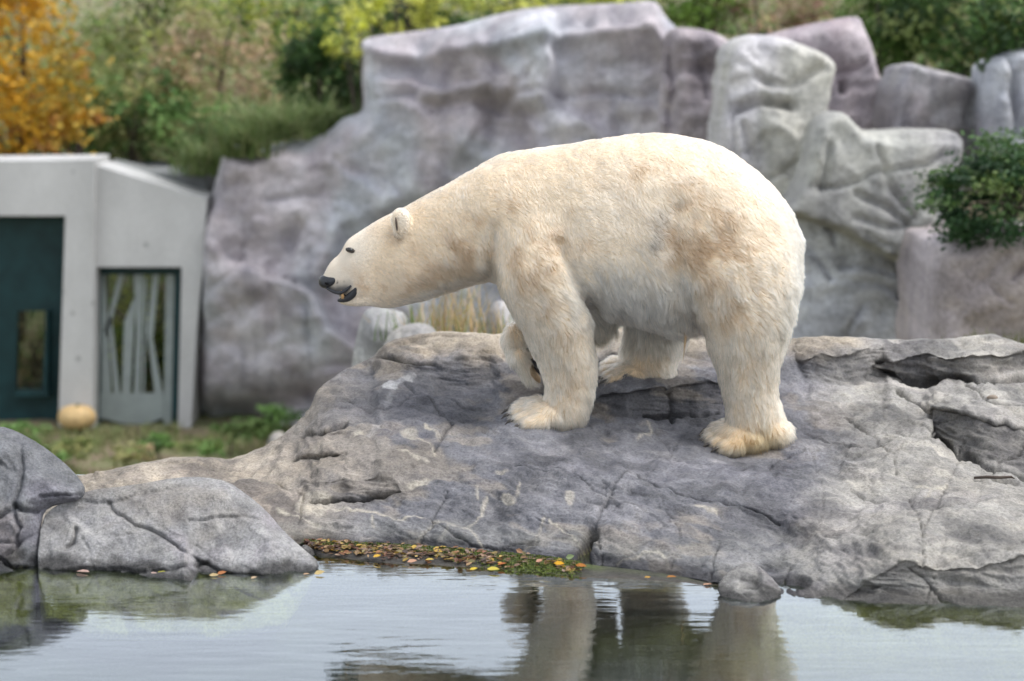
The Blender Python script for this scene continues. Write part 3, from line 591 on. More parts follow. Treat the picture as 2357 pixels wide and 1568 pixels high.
o = relief('boulder', [(1570,620),(1610,430),(1640,330),(1652,200),(1660,122),(1690,86),(1732,78),(1800,85),(1852,105),(1900,124),(1922,146),(1916,190),(1905,240),(1895,300),(1890,420),(1900,620)], 24.0, .45, 18, 8, M_CLIFF, cliff_col((.47,.46,.42), OLV, PAL, 53.0), back=1.5,
  disp=cliff_disp(1.6, 49, .30, [([(1690,246),(1740,234),(1800,238)], 10, .26), ([(1700,290),(1720,360),(1712,440)], 9, .10), ([(1730,180),(1800,200),(1880,150)], 9, .1)]), seed=16)
tag(o, 'pale olive-grey tall boulder with an overhanging brow behind the bear rump', 'boulder')
o = relief('boulder', [(1770,500),(1815,470),(1845,400),(1862,330),(1885,275),(1915,256),(1945,260),(1972,290),(1990,306),(2060,302),(2130,298),(2195,299),(2222,330),(2200,400),(2160,470),(2145,560),(2142,632),(2080,612),(2000,575),(1930,535),(1850,505),(1800,505)], 22.7, .32, 16, 8, M_CLIFF, cliff_col((.40,.395,.375), OLV, (.46,.45,.44), 63.0), back=1.5,
  disp=cliff_disp(1.8, 59, .22, [([(1960,440),(2030,470),(2090,520),(2130,570)], 9, .09), ([(1985,312),(2060,320),(2150,310),(2200,320)], 7, .06), ([(1900,330),(1880,430)], 7, .08), ([(2010,330),(2040,430),(2100,500)], 6, .07)], .5), seed=17)
tag(o, 'broad olive-grey bulging rock with a rounded hump behind the bear rump', 'boulder')
o = relief('cliff', [(1740,1000),(1760,440),(2175,420),(2165,700),(2150,1000)], 23.1, .2, 30, 9, M_CLIFF, cliff_col((.43,.44,.47), WHT, (.35,.36,.37), 73.0, 1.4, .35), back=1.0, disp=cliff_disp(1.8, 69, .28), seed=18)
tag(o, 'pale streaked lower rock wall under the olive-grey bulge', 'cliff')
o = relief('cliff', [(2112,1000),(2122,740),(2140,570),(2200,540),(2400,525),(2700,520),(2700,1000)], 19.8, .4, 40, 9, M_CLIFF, cliff_col(BRN, (.36,.32,.315), VIO, 83.0), back=2.2, disp=cliff_disp(1.6, 79, .3, [([(2250,650),(2300,690)], 5, .06), ([(2290,580),(2240,640)], 12, .06)]), seed=19)
tag(o, 'brownish grey rock wall carrying the green hanging bush', 'cliff')
# pale rocks and dry grass just behind the rim, seen under the neck
for ol, Y, c, lab in (([(800,1020),(808,860),(816,790),(836,716),(862,706),(905,712),(935,722),(942,770),(940,1020)], 17.6, (.34,.34,.33), 'pale rounded rock behind the rim beside the dry grass'), ([(862,1000),(880,800),(895,768),(930,746),(975,742),(1003,756),(1022,800),(1030,1000)], 16.6, (.36,.345,.32), 'low pale flat-topped rock in front of the dry grass'), ([(1105,990),(1118,740),(1128,702),(1150,690),(1170,700),(1185,760),(1190,990)], 17.4, (.38,.37,.37), 'whitish rock behind the dry grass, next to the lifted paw')):
    o = relief('boulder', ol, Y, .3, 40, 9, M_CLIFF, cliff_col(c, tuple(q*1.15 for q in c), (.26,.26,.26), 90.0+Y, 2.5), disp=cliff_disp(.35, int(Y*10), .35), seed=21)
    tag(o, lab, 'boulder')
o = relief('stone', [(612,1060),(616,1015),(628,996),(645,992),(660,1002),(668,1060)], 27.5, .12, 18, 6, M_CLIFF, cliff_col((.5,.47,.42), (.6,.56,.5), (.42,.38,.32), 120.0, 2.5), disp=cliff_disp(.2, 77, .2), seed=22); tag(o, 'small whitish stone in the grass beside the rock spur', 'stone')

# ================================================================== KEEPER HOUSE
M_CONC = None
N = Nodes('board_concrete'); n1 = N.noise(1.4, 5, .6, stretch=(1, 1, .5)); n2 = N.noise(26, 4, .6); vo = N.new('ShaderNodeTexVoronoi'); vo.inputs['Scale'].default_value = 2.2; N.link(N.new('ShaderNodeNewGeometry').outputs['Position'], vo.inputs['Vector'])
r = N.ramp(n1.outputs[0], [(.3, (.43,.43,.425)), (.55, (.53,.53,.525)), (.75, (.60,.60,.595))]); r2 = N.ramp(n2.outputs[0], [(.3, (.9,.9,.9)), (.7, (1.06,1.06,1.06))]); r3 = N.ramp(vo.outputs['Distance'], [(.05, (.62,.62,.62)), (.10, (1,1,1))])
c_ = N.mix(r.outputs[0], r2.outputs[0], 1.0, 'MULTIPLY'); c_ = N.mix(c_, r3.outputs[0], 1.0, 'MULTIPLY'); N.link(c_, N.b.inputs['Base Color']); N.b.inputs['Roughness'].default_value = .85; N.link(N.bump(n2.outputs[0], .3, .01), N.b.inputs['Normal']); M_CONC = N.m
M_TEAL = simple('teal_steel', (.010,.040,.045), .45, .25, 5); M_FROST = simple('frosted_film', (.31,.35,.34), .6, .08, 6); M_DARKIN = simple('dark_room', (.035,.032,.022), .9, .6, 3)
N = Nodes('window_glass'); g_ = N.new('ShaderNodeBsdfGlossy'); g_.inputs['Roughness'].default_value = .02; tr_ = N.new('ShaderNodeBsdfTransparent'); tr_.inputs['Color'].default_value = (.86,.92,.88,1); f_ = N.new('ShaderNodeFresnel'); f_.inputs['IOR'].default_value = 1.5; m_ = N.new('ShaderNodeMixShader')
N.link(f_.outputs[0], m_.inputs[0]); N.link(tr_.outputs[0], m_.inputs[1]); N.link(g_.outputs[0], m_.inputs[2]); N.link(m_.outputs[0], N.out.inputs[0]); M_GLASS = N.m
HY = 30.5; hb0 = P(150, 986, HY)
house = empty('keeper_house', (float(hb0[0]), HY, GZ)); tag(house, 'light grey concrete house with dark teal door and striped window beside the cliff', 'house')
GB = 1012
prism('wall', [(-300,374),(218,368),(214,GB),(133,GB),(150,497),(-170,497),(-170,GB),(-300,GB)], HY, 1.1, M_CONC, house)
prism('wall', [(219.5,380),(440,449),(476,456),(468,600),(452,760),(438,GB),(409,GB),(418,615),(222,615),(217,GB),(215.5,GB)], HY+.12, .9, M_CONC, house)
rf = prism('roof', [(-300,372),(218,366),(216,384),(-300,390)], HY+1.12, 0.9, M_CONC, house)
prism('roof_slab', [(222,384),(300,402),(476,402),(476,470),(440,462),(222,395)], HY+1.06, 1.6, simple('grey_roof', (.20,.21,.21), .8, .2, 3), house)
# teal door leaf with a low viewing window
door = prism('door', [(-168,500),(148.5,500),(134,GB),(105,GB),(105,905),(105,716),(40,716),(36,905),(104.9,905.2),(104.9,GB),(-168,GB)], HY+.45, .12, M_TEAL, house)
prism('reveal', [(104,716),(109,716),(109,905),(96,905),(104,760)], HY+.25, .19, M_TEAL, door); prism('sill', [(36,900),(110,900),(112,914),(34,914)], HY+.22, .22, M_TEAL, door); prism('pane', [(40,716),(105,716),(105,905),(36,905)], HY+.52, .015, M_GLASS, door)
# tall window: frame, pane, frosted tree-trunk film
win = prism('window_frame', [(221,617),(417.5,617),(408,GB),(394,GB),(402,632),(233,632),(228,GB),(217.5,GB)], HY+.40, .10, M_TEAL, house)
prism('pane', [(229,628),(408,628),(400,GB),(224,GB)], HY+.46, .015, M_GLASS, win)
for bl in ([(231,628),(240,628),(247,720),(256,905),(234,905),(232,760)], [(274,628),(287,628),(262,720),(247,780),(241,760)], [(248,720),(258,740),(276,905),(262,905)], [(306,690),(312,680),(300,905),(280,905),(286,740)], [(307,628),(330,628),(326,760),(322,905),(308,905),(314,760)], [(340,628),(352,628),(338,760),(356,905),(374,905),(352,780),(366,628)], [(382,628),(406,628),(400,GB),(376,GB)], [(332,640),(338,640),(332,905),(327,905)], [(224,905),(376,905),(376,962),(330,980),(280,975),(224,960)], [(290,640),(296,632),(284,660)]):
    prism('frosted_band', bl, HY+.44, .008, M_FROST, win)
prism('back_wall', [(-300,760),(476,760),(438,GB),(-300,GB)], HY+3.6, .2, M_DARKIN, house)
# grey path strip and low retaining slab above the house
prism('path', [(200,372),(380,376),(400,402),(230,400)], 34.6, .5, simple('path_asphalt', (.22,.235,.26), .8, .15, 3)); bpy.data.objects['path']['kind'] = 'structure'
# pumpkins at the door
def pumpkin(px, py, Y, r, col, lab):
    th = np.linspace(0, 2*math.pi, 60, endpoint=False); rr = []
    for ph in np.linspace(.08, math.pi-.08, 18):
        rad = r*np.sin(ph)**.85*(1+.04*np.cos(10*th)); rr.append(np.stack([rad*np.cos(th), rad*np.sin(th), np.full(60, r*.70*np.cos(ph)-.10*r*math.exp(-(ph/.4)**2))], 1))
    b_ = P(px, py, Y); e = empty('pumpkin', (float(b_[0]), Y, GZ)); z0 = float(b_[2]); v, f = loft(rr)
    mesh_np('rind', v+np.array([b_[0], Y, z0]), f, simple('pumpkin_rind', col, .5, .2, 10), e); mesh_np('stalk', *tube_mesh(np.array([(0,0,r*.5),(0.01,0,r*.62),(.03,0,r*.70)])+np.array([b_[0], Y, z0]), [.03,.022,.018], 8), simple('stalk', (.16,.15,.07), .9), e); tag(e, lab, 'pumpkin')
pumpkin(177, 960, 30.2, .235, (.64,.45,.22), 'pale orange pumpkin on the soil between door and striped window')

# ================================================================== VEGETATION
def leaves_mesh(pts, size, col, r, up=0.5, drape=None):
    n = len(pts); nd = r.normal(size=(n, 3)); nd[:, 2] = np.abs(nd[:, 2])+up; nd /= np.linalg.norm(nd, axis=1)[:, None]
    t = r.normal(size=(n, 3));
    if drape is not None: t = t*.5 + drape
    t -= nd*(t*nd).sum(1)[:, None]; t /= np.linalg.norm(t, axis=1)[:, None]+1e-9; b = np.cross(nd, t)
    s = (size*r.uniform(.6, 1.3, n))[:, None]; w = .30
    v = np.stack([pts-t*s*.5, pts-b*s*w+nd*s*.08, pts+t*s*.5, pts+b*s*w+nd*s*.08], 1).reshape(-1, 3)
    f = np.arange(n*4).reshape(-1, 4); return v, f, np.repeat(col, 4, 0)
def crown_pts(c, rad, n, nclump, r, spread=.20):
    d = r.normal(size=(nclump, 3)); d /= np.linalg.norm(d, axis=1)[:, None]; cl = d*(r.uniform(.35, 1.0, nclump)**.6)[:, None]
    own = r.integers(0, nclump, n); sp = spread*r.uniform(.6, 1.4, nclump)[own]
    return np.asarray(c) + (cl[own] + r.normal(size=(n, 3))*sp[:, None])*np.asarray(rad), own
def tree(name, label, cat, px, py, Y, rx, ry, n, leaf, pal, seed, group=None, nclump=46, spread=.17, stems=1, drape=None, base=None, trunk_r=.06, up=.5):
    r = np.random.default_rng(seed); k = Y/FPX; c = P(px, py, Y); rad = np.array([rx*k, rx*k*.8, ry*k])
    gz = float(hill_z(c[0], Y)) - .1 if base is None else base
    gz = min(gz, c[2]-.3); root = empty(name, (float(c[0]), float(Y), gz)); tag(root, label, cat, group)
    p, own = crown_pts(c, rad, n, nclump, r, spread); pal = np.array(pal); pc = pal[r.integers(0, len(pal), nclump)][own]*r.uniform(.7, 1.3, n)[:, None]
    v, f, cc = leaves_mesh(p, np.full(n, leaf), np.clip(pc, .01, .8), r, up, drape); mesh_np('crown', v, f, M_LEAF, root, cc, False)
    tb = []
    for s in range(stems):
        b0 = np.array([c[0]+r.normal(0, .12*stems), Y+r.normal(0, .1), gz]); top = np.array([c[0]+r.normal(0, .25)*rad[0], Y, c[2]+rad[2]*.45]); mid = (b0+top)/2+r.normal(0, .08, 3)
        tb.append(tube_mesh([b0, (b0+mid)/2, mid, (mid+top)/2, top], [trunk_r, trunk_r*.85, trunk_r*.65, trunk_r*.45, trunk_r*.2], 8))
        for j in range(5):
            a = b0 + (top-b0)*r.uniform(.4, .85); e = c + r.normal(size=3)*rad*.55; tb.append(tube_mesh([a, (a+e)/2+np.array([0, 0, .05]), e], [trunk_r*.4, trunk_r*.28, trunk_r*.1], 6))
    mesh_np('trunk', *join(tb), M_BARK, root); return root
GOLD = [(.58,.32,.03),(.58,.36,.04),(.45,.20,.02),(.60,.42,.08),(.30,.22,.03),(.50,.26,.08)]
OLI = [(.10,.13,.04),(.14,.17,.06),(.17,.18,.07),(.20,.20,.08),(.08,.11,.035)]
GRN = [(.06,.12,.035),(.09,.16,.05),(.12,.20,.06),(.05,.09,.03)]
PNK = [(.24,.19,.13),(.28,.20,.16),(.20,.17,.09),(.16,.16,.07),(.30,.22,.14)]
DRK = [(.030,.065,.020),(.045,.09,.025),(.06,.11,.03),(.025,.05,.018)]
YGR = [(.34,.36,.06),(.28,.30,.06),(.40,.40,.10),(.22,.25,.06)]
OLI, GRN, PNK, YGR = ([tuple(1.85*q for q in c) for c in L] for L in (OLI, GRN, PNK, YGR)); DRK = [tuple(1.4*q for q in c) for c in DRK]
BG = 'trees and shrubs on the slope behind the enclosure'
tree('autumn_tree', 'orange and golden autumn tree rising behind the concrete house', 'tree', 30, 120, 33.2, 165, 260, 4200, .13, GOLD, 1, BG, 60, .16)
tree('autumn_tree', 'small orange leaved sapling beside the golden autumn tree', 'tree', 165, 290, 33.6, 75, 40, 500, .11, GOLD, 2, BG, 14, .2, base=-.9)
tree('shrub', 'olive green shrub growing behind the house roof', 'shrub', 175, 270, 35.0, 150, 110, 2600, .11, OLI+GRN, 3, BG)
tree('shrub', 'tall olive tree-like shrub behind the golden tree', 'shrub', 330, 90, 37.0, 170, 190, 3400, .12, OLI+YGR[3:], 4, BG)
tree('shrub', 'dull pinkish brown autumn shrub on the slope', 'shrub', 480, 150, 35.4, 165, 140, 3000, .10, PNK, 5, BG)
tree('shrub', 'light green drooping shrub above the grey path', 'shrub', 340, 270, 34.6, 130, 110, 2400, .11, GRN+OLI, 6, BG, drape=np.array([0, 0, -1.0]))
tree('shrub', 'mid green shrub below the pinkish brown shrub', 'shrub', 500, 285, 34.2, 130, 70, 1800, .10, GRN+PNK[2:4], 7, BG)
tree('tree', 'bright green and yellow tree at the top of the slope', 'tree', 640, 20, 38.5, 220, 150, 3200, .13, GRN+YGR+OLI, 8, BG)
tree('evergreen_tree', 'dark green evergreen tree next to the large cliff', 'tree', 745, 190, 33.4, 105, 130, 4200, .10, DRK, 9, BG, 70, .13, drape=np.array([.9, 0, -.6]))
tree('evergreen_tree', 'dark evergreen tree behind the yellow leaved young tree', 'tree', 960, 10, 37.5, 150, 110, 2600, .12, DRK+GRN[:1], 10, BG)
tree('young_tree', 'yellow leaved young tree with thin dark stems behind the cliff top', 'tree', 925, 20, 34.2, 135, 105, 900, .12, YGR, 11, BG, 34, .12, 3, trunk_r=.045)
tree('shrub', 'yellow-green sprays at the top corner of the large cliff', 'shrub', 800, 90, 33.0, 45, 75, 260, .11, YGR, 12, BG, 14, .14)
tree('shrub', 'yellow-green bush along the large cliff top', 'shrub', 1200, -20, 34.6, 230, 70, 2400, .11, YGR+OLI, 13, BG)
tree('shrub', 'bright green bush behind the purple-brown rock column', 'shrub', 1600, 5, 33.0, 120, 90, 2000, .11, [(.16,.26,.05),(.12,.21,.04),(.22,.30,.07)], 14, BG)
tree('shrub', 'reddish brown twiggy bush behind the purple slab', 'shrub', 1790, 5, 33.0, 130, 85, 2200, .08, PNK+[(.26,.15,.12)], 15, BG)
tree('shrub', 'feathery light green bush behind the notch in the rocks', 'shrub', 2040, 60, 29.5, 120, 130, 3600, .09, [(.10,.18,.04),(.15,.24,.06),(.07,.13,.03)], 16, BG)
tree('tree', 'dark olive tree above the grey rock block', 'tree', 2200, 40, 29.0, 150, 150, 3000, .10, DRK+OLI[:2], 17, BG)
tree('shrub', 'glossy dark leaved ivy bush above the bluish rock panels', 'shrub', 2340, 70, 23.8, 100, 95, 1500, .09, DRK+[(.10,.13,.03)], 18, BG)
tree('hanging_bush', 'dense green bush hanging over the brownish grey rock wall', 'bush', 2365, 460, 19.6, 255, 115, 9500, .055, [(.035,.085,.03),(.05,.11,.04),(.09,.16,.05),(.025,.06,.025),(.12,.18,.05)], 19, None, 110, .10, base=.4, drape=np.array([-.7, -.2, -.5]))
tree('hanging_bush', 'feathery pale green shrub rising out of the hanging bush', 'bush', 2370, 345, 20.0, 120, 55, 1500, .055, [(.10,.18,.07),(.14,.22,.09)], 20, None, 40, .13, base=.6, drape=np.array([-.7, 0, .7]))
# undergrowth filling the slope
r = np.random.default_rng(99); n = 26000; ux = r.uniform(-11, 12, n); uy = 33.2+r.random(n)**1.3*18; uz = hill_z(ux, uy)+r.random(n)*(.5+.35*np.abs(fbm(np.stack([ux, uy, 0*ux], -1), .5, 2))*4); pal = np.array(GRN+OLI+PNK[2:4])
own = (np.abs(fbm(np.stack([ux, uy, 0*ux], -1), .9, 3))*40).astype(int) % len(pal)
v, f, cc = leaves_mesh(np.stack([ux, uy, uz], 1), np.full(n, .16), pal[own]*r.uniform(.7, 1.3, n)[:, None], r, .6)
tag(mesh_np('undergrowth', v, f, M_LEAF, None, cc, False), kind='stuff', label='mixed green undergrowth covering the slope')
# arching grass tufts spilling over the cliff shoulder
def blades(root_pts, length, lean, r, w=.012, nseg=4):
    n = len(root_pts); a = r.uniform(0, 2*math.pi, n); d = np.stack([np.cos(a), np.sin(a), np.zeros(n)], 1)*lean[:, None]; S = np.linspace(0, 1, nseg); side = np.stack([-np.sin(a), np.cos(a), np.zeros(n)], 1); V = []
    for s in S:
        p = root_pts + d*(s**1.8)[..., None]*length[:, None] + np.array([0, 0, 1])*(s-.45*s*s*np.minimum(lean, 1.2)[:, None])*length[:, None]; ww = w*(1-s*.92)
        V.append(np.stack([p-side*ww, p+side*ww], 1))
    v = np.stack(V, 1).reshape(-1, 3); base = np.arange(n)[:, None]*(nseg*2); q = np.concatenate([base+np.array([2*i, 2*i+1, 2*i+3, 2*i+2]) for i in range(nseg-1)], 0); return v, q, nseg*2
def tuft(name, label, cat, px, py, Y, n, L, lean, spread, pal, seed, group=None, w=.012, z=None):
    r = np.random.default_rng(seed); c = P(px, py, Y); root = empty(name, tuple(float(q) for q in c)); tag(root, label, cat, group)
    rp = c + r.normal(size=(n, 3))*np.array([spread, spread*.6, .02]); v, q, k = blades(rp, L*r.uniform(.5, 1.15, n), lean*r.uniform(.4, 1.4, n), r, w)
    pal = np.array(pal); cc = np.repeat(pal[r.integers(0, len(pal), n)]*r.uniform(.75, 1.25, n)[:, None], k, 0); bo = mesh_np('blades', v, q, M_GRASSY, root, np.clip(cc, .01, .8), False); bo['kind'] = 'stuff'; return root
AG = [(.15,.22,.07),(.20,.26,.10),(.12,.18,.06),(.24,.27,.12)]
TG = 'ornamental grass tufts over the cliff shoulder'
for k, (px, py, Y, L, lab) in enumerate(((470,400,31.4,.75,'arching green grass tuft above the grey roof slab'), (560,360,30.7,.8,'green grass tuft hanging over the cliff shoulder'), (660,320,31.0,.7,'pale green grass tuft at the evergreen foot'), (600,320,32.2,.9,'tall green grass tuft behind the hanging tuft'), (740,300,31.6,.6,'short green grass tuft against the cliff step'))):
    tuft('grass_tuft', lab, 'grass', px, py, Y, 190, L*1.15, 1.25, .16, AG, 200+k, TG, .014)
DG = [(.52,.38,.20),(.60,.46,.28),(.45,.32,.16),(.32,.32,.12)]
for k, (px, py, Y, L, pal, lab) in enumerate(((950,790,17.0,.34,DG[3:]+AG,'green weed tuft beside the low pale rock'), (1000,790,17.3,.50,DG,'dry yellow grass clump under the bear neck'), (1050,795,17.1,.58,DG,'tallest dry yellow grass clump under the bear neck'), (1095,795,17.5,.62,DG,'dry straw clump next to the whitish rock'), (1140,800,16.9,.34,DG+AG,'short mixed green and straw clump by the lifted paw'), (1420,800,16.6,.30,AG,'green tuft seen between the belly and the legs'), (2250,800,18.5,.16,[(.16,.17,.04),(.10,.12,.03)],'low mossy tuft at the foot of the brownish wall'), (2345,800,18.4,.18,[(.13,.15,.04),(.10,.12,.03)],'weedy tuft at the brownish wall foot beside the rim'))):
    tuft('grass_clump', lab, 'grass', px, py, Y, 60, L, .50, .12, pal, 300+k, 'grass clumps behind the rim', .006)
# rough grass and weeds on the enclosure floor
r = np.random.default_rng(55); n = 26000; gx_ = r.uniform(-9, -.8, n); gy_ = r.uniform(22, 30.3, n); m = fbm(np.stack([gx_, gy_, 0*gx_], -1), .8, 3, 4) > -.08; gx_, gy_ = gx_[m], gy_[m]; n = len(gx_)
rp = np.stack([gx_, gy_, hill_z(gx_, gy_)], 1); v, q, k = blades(rp, r.uniform(.06, .22, n), r.uniform(.3, 1.1, n), r, .010, 3)
pal = np.array([(.20,.25,.09),(.26,.28,.12),(.32,.29,.15),(.15,.19,.07)]); tag(mesh_np('grass', v, q, M_GRASSY, None, np.repeat(pal[r.integers(0, 4, n)]*r.uniform(.7, 1.2, n)[:, None], k, 0), False), kind='stuff', label='rough grass on the enclosure floor')
for k, (px, py, Y, rx, ry, pal, lab) in enumerate(((40,1000,29.0,60,30,GRN,'green weed clump in front of the teal door'), (170,1030,27.5,55,26,OLI,'yellow-olive weed clump below the pumpkins'), (360,1020,28.0,40,20,GRN,'grey-green weed clump in front of the striped window'), (560,985,28.5,70,24,[(.10,.17,.05),(.13,.20,.06)],'fresh green weeds at the cliff foot'), (290,1045,26.8,60,20,PNK[2:]+OLI,'brownish weeds in the middle of the enclosure floor'), (640,960,29.5,60,26,GRN,'tall green weeds beside the rock spur'), (95,1045,26.5,50,22,GRN+OLI,'green weeds behind the tall dark boulder'), (470,1030,27.2,60,18,OLI+GRN,'low green weeds near the rock spur'))):
    tree('weed_clump', lab, 'weeds', px, py, Y, rx, ry, 520, .07, pal, 400+k, 'weeds on the enclosure floor', 18, .2, trunk_r=.012)

tree('stand_in_plant', 'yellow-green leafy plant added behind the striped window in place of a reflection', 'plant', 330, 790, 32.6, 80, 170, 1400, .11, YGR+GRN, 501, None, 40, .15, base=GZ)  # plants added behind the panes to stand in for greenery mirrored in glass
tree('stand_in_plant', 'grey-green plant added behind the small window of the teal door', 'plant', 70, 830, 32.6, 60, 110, 900, .11, OLI+PNK, 502, None, 30, .18, base=GZ)


# ================================================================== POLAR BEAR
BY = 12.0
def ring_v(px, top, bot, hw, Y=BY, k=28, e=2.25, low=0.0):
    """vertical slice of the trunk seen at column px between two pixel rows"""
    a, b = P(px, top, Y), P(px, bot, Y); c, hz = (a+b)/2, (a[2]-b[2])/2
    th = np.linspace(0, 2*math.pi, k, endpoint=False); ct, st = np.cos(th), np.sin(th)
    yy = np.sign(ct)*np.abs(ct)**(2/e)*hw*(1-low*st); zz = np.sign(st)*np.abs(st)**(2/e)*hz
    return np.stack([np.full(k, c[0]), Y+yy, c[2]+zz], 1)
def ring_h(py, f, b, Yc, hw, k=24, e=2.2):
    """horizontal slice of a leg seen on row py between two pixel columns"""
    p, q = P(f, py, Yc), P(b, py, Yc); c, hx = (p+q)/2, (q[0]-p[0])/2
    th = np.linspace(0, 2*math.pi, k, endpoint=False); ct, st = np.cos(th), np.sin(th)
    return np.stack([c[0]+np.sign(ct)*np.abs(ct)**(2/e)*hx, Yc+np.sign(st)*np.abs(st)**(2/e)*hw, np.full(k, c[2])], 1)
def ell(c, r, rot=0.0, n=14):
    u = np.linspace(0, 2*math.pi, 2*n, endpoint=False); rr = []
    for ph in np.linspace(0.06, math.pi-0.06, n):
        rr.append(np.stack([np.sin(ph)*np.cos(u)*r[0], np.sin(ph)*np.sin(u)*r[1], np.full(2*n, np.cos(ph))*r[2]], 1))
    rr = np.array(rr); cr_, sr_ = math.cos(rot), math.sin(rot); x, z = rr[..., 0]*cr_+rr[..., 2]*sr_, -rr[..., 0]*sr_+rr[..., 2]*cr_
    rr = np.stack([x, rr[..., 1], z], -1) + np.asarray(c, float); return loft(rr)
def dens(rows, n):
    a = np.array(rows, float); s = np.linspace(0, len(a)-1, n); return np.stack([np.interp(s, np.arange(len(a)), a[:, j]) for j in range(a.shape[1])], 1)
def smooth_rows(rows, n):
    a = dens(rows, n); b = gblur(a, 1.4, 0); b[0], b[-1] = a[0], a[-1]; return b
parts = []
TR = [(740,641,660,.018),(746,631,664,.030),(755,610,668,.043),(768,595,675,.055),(779,588,678,.064),(787,577,680,.071),(793,563,682,.076),(801,551,685,.084),(815,541,692,.095),(836,528,700,.110),(873,505,706,.130),(900,492,706,.145),(930,479,698,.155),(960,462,688,.165),(1003,440,675,.178),(1055,411,658,.198),(1090,390,648,.22),(1130,361,640,.25),(1160,350,656,.268),(1200,346,684,.285),(1260,339,700,.30),(1320,330,702,.31),(1400,318,712,.325),(1460,310,730,.332),(1510,308,746,.338),(1560,310,756,.338),(1610,319,760,.335),(1650,333,760,.33),(1690,353,760,.322),(1730,383,756,.305),(1770,420,742,.275),(1802,460,716,.225),(1822,496,690,.17),(1835,545,645,.09)]
parts.append(loft([ring_v(*r, low=0.10) for r in smooth_rows(TR, 120)]))
JAW = [(778,688,694,.020),(786,684,700,.036),(800,678,703,.052),(820,668,704,.066),(846,660,702,.085),(870,650,702,.095)]
parts.append(loft([ring_v(*r, e=2.6) for r in dens(JAW, 14)]))
# near foreleg, near hind leg, far hind leg: (row, front, back, depth, half width)
FL = [(400,1203,1286,11.98,0.1),(440,1183,1306,11.93,0.14),(480,1161,1322,11.88,0.165),(540,1145,1330,11.83,0.178),(600,1139,1333,11.8,0.175),(650,1146,1341,11.775,0.162),(700,1169.2,1354.3,11.755,0.144),(750,1203.1,1357.2,11.745,0.124),(800,1232,1360,11.74,0.11),(850,1254,1364,11.74,0.104),(890,1266,1360,11.74,0.104),(920,1260,1353.3,11.735,0.109),(948,1248,1349.2,11.73,0.114),(972,1238,1340,11.73,0.109),(984,1250,1320,11.73,0.074)]
parts.append(loft([ring_h(*r) for r in smooth_rows(FL, 34)]))
HL = [(400,1604,1752,11.96,0.14),(440,1574,1792,11.9,0.18),(500,1552,1820,11.86,0.205),(580,1550,1834,11.82,0.215),(650,1570,1833.0,11.78,0.2),(720,1600.7,1820.0,11.74,0.169),(770,1626.0,1805.0,11.72,0.142),(820,1648,1788,11.72,0.124),(870,1662,1782,11.72,0.112),(910,1672,1782,11.715,0.107),(945,1680,1793.4,11.71,0.108),(972,1676,1803.5,11.7,0.114),(1000,1672,1798,11.7,0.114),(1022,1684,1771,11.69,0.102),(1034,1702,1746,11.69,0.072)]
parts.append(loft([ring_h(*r) for r in smooth_rows(HL, 36)]))
RL = [(620,1484,1630,12.2,0.13),(680,1460,1610,12.24,0.135),(730,1450,1582,12.26,0.125),(771,1446,1568,12.27,0.115),(809,1444,1558,12.27,0.108),(841,1436,1550,12.27,0.108),(868,1428,1546,12.26,0.112),(884,1434,1535,12.26,0.09)]
parts.append(loft([ring_h(*r) for r in smooth_rows(RL, 24)]))
def cap(p0, p1, r0, r1, n=7, k=14):
    p0, p1 = np.array(p0, float), np.array(p1, float); L = np.linalg.norm(p1-p0); t = np.linspace(0, 1, n)
    pts = [p0-(p1-p0)/L*r0*0.8] + [p0+(p1-p0)*q for q in t] + [p1+(p1-p0)/L*r1*0.8]
    return tube_mesh(pts, [r0*0.55]+list(r0+(r1-r0)*t)+[r1*0.55], k)
# paws: a palm and five toes each
claw_list = []
def paw(palm, rpal, toes, r0, r1, rot=0.0):
    parts.append(ell(palm, rpal, rot))
    for a, b in toes:
        parts.append(cap(a, b, r0, r1)); claw_list.append((np.array(a), np.array(b)))
pf = P(1272, 952, 11.73)
paw(P(1262, 950, 11.73), (.125, .13, .065), [(P(1250,968,11.62),P(1212,977,11.60)), (P(1242,956,11.67),P(1196,966,11.655)), (P(1238,946,11.73),P(1188,954,11.72)), (P(1238,938,11.79),P(1188,944,11.79)), (P(1246,930,11.85),P(1202,933,11.86))], .040, .028)
paw(P(1716, 1002, 11.70), (.15, .14, .080), [(P(1700,1022,11.58),P(1668,1030,11.565)), (P(1690,1012,11.635),P(1648,1021,11.62)), (P(1684,1002,11.70),P(1636,1011,11.69)), (P(1684,992,11.76),P(1636,1000,11.76)), (P(1690,984,11.82),P(1646,988,11.83))], .042, .030)
parts.append(ell(P(1770, 990, 11.69), (.10, .105, .075), R(12)))
paw(P(1455, 860, 12.25), (.12, .125, .06), [(P(1440,874,12.15),P(1408,878,12.13)), (P(1430,866,12.20),P(1396,870,12.19)), (P(1428,856,12.26),P(1390,858,12.26)), (P(1428,846,12.32),P(1392,846,12.33)), (P(1440,840,12.37),P(1405,836,12.39))], .040, .028)
# far foreleg: lifted, forearm level, paw hanging folded from the wrist
parts.append(cap(P(1270,560,12.16), P(1372,715,12.24), .13, .10)); parts.append(cap(P(1372,738,12.25), P(1215,762,12.22), .092, .078))
parts.append(cap(P(1215,762,12.22), P(1196,772,12.18), .078, .070))
parts.append(cap(P(1190,772,12.15), P(1196,815,12.12), .066, .066)); parts.append(cap(P(1196,815,12.12), P(1218,852,12.12), .064, .045))
for a, b, y in (((1200,815),(1226,868),12.07), ((1204,820),(1236,876),12.12), ((1204,822),(1238,878),12.17), ((1196,815),(1218,868),12.03)):
    parts.append(cap(P(*a, y), P(*b, y), .032, .022))
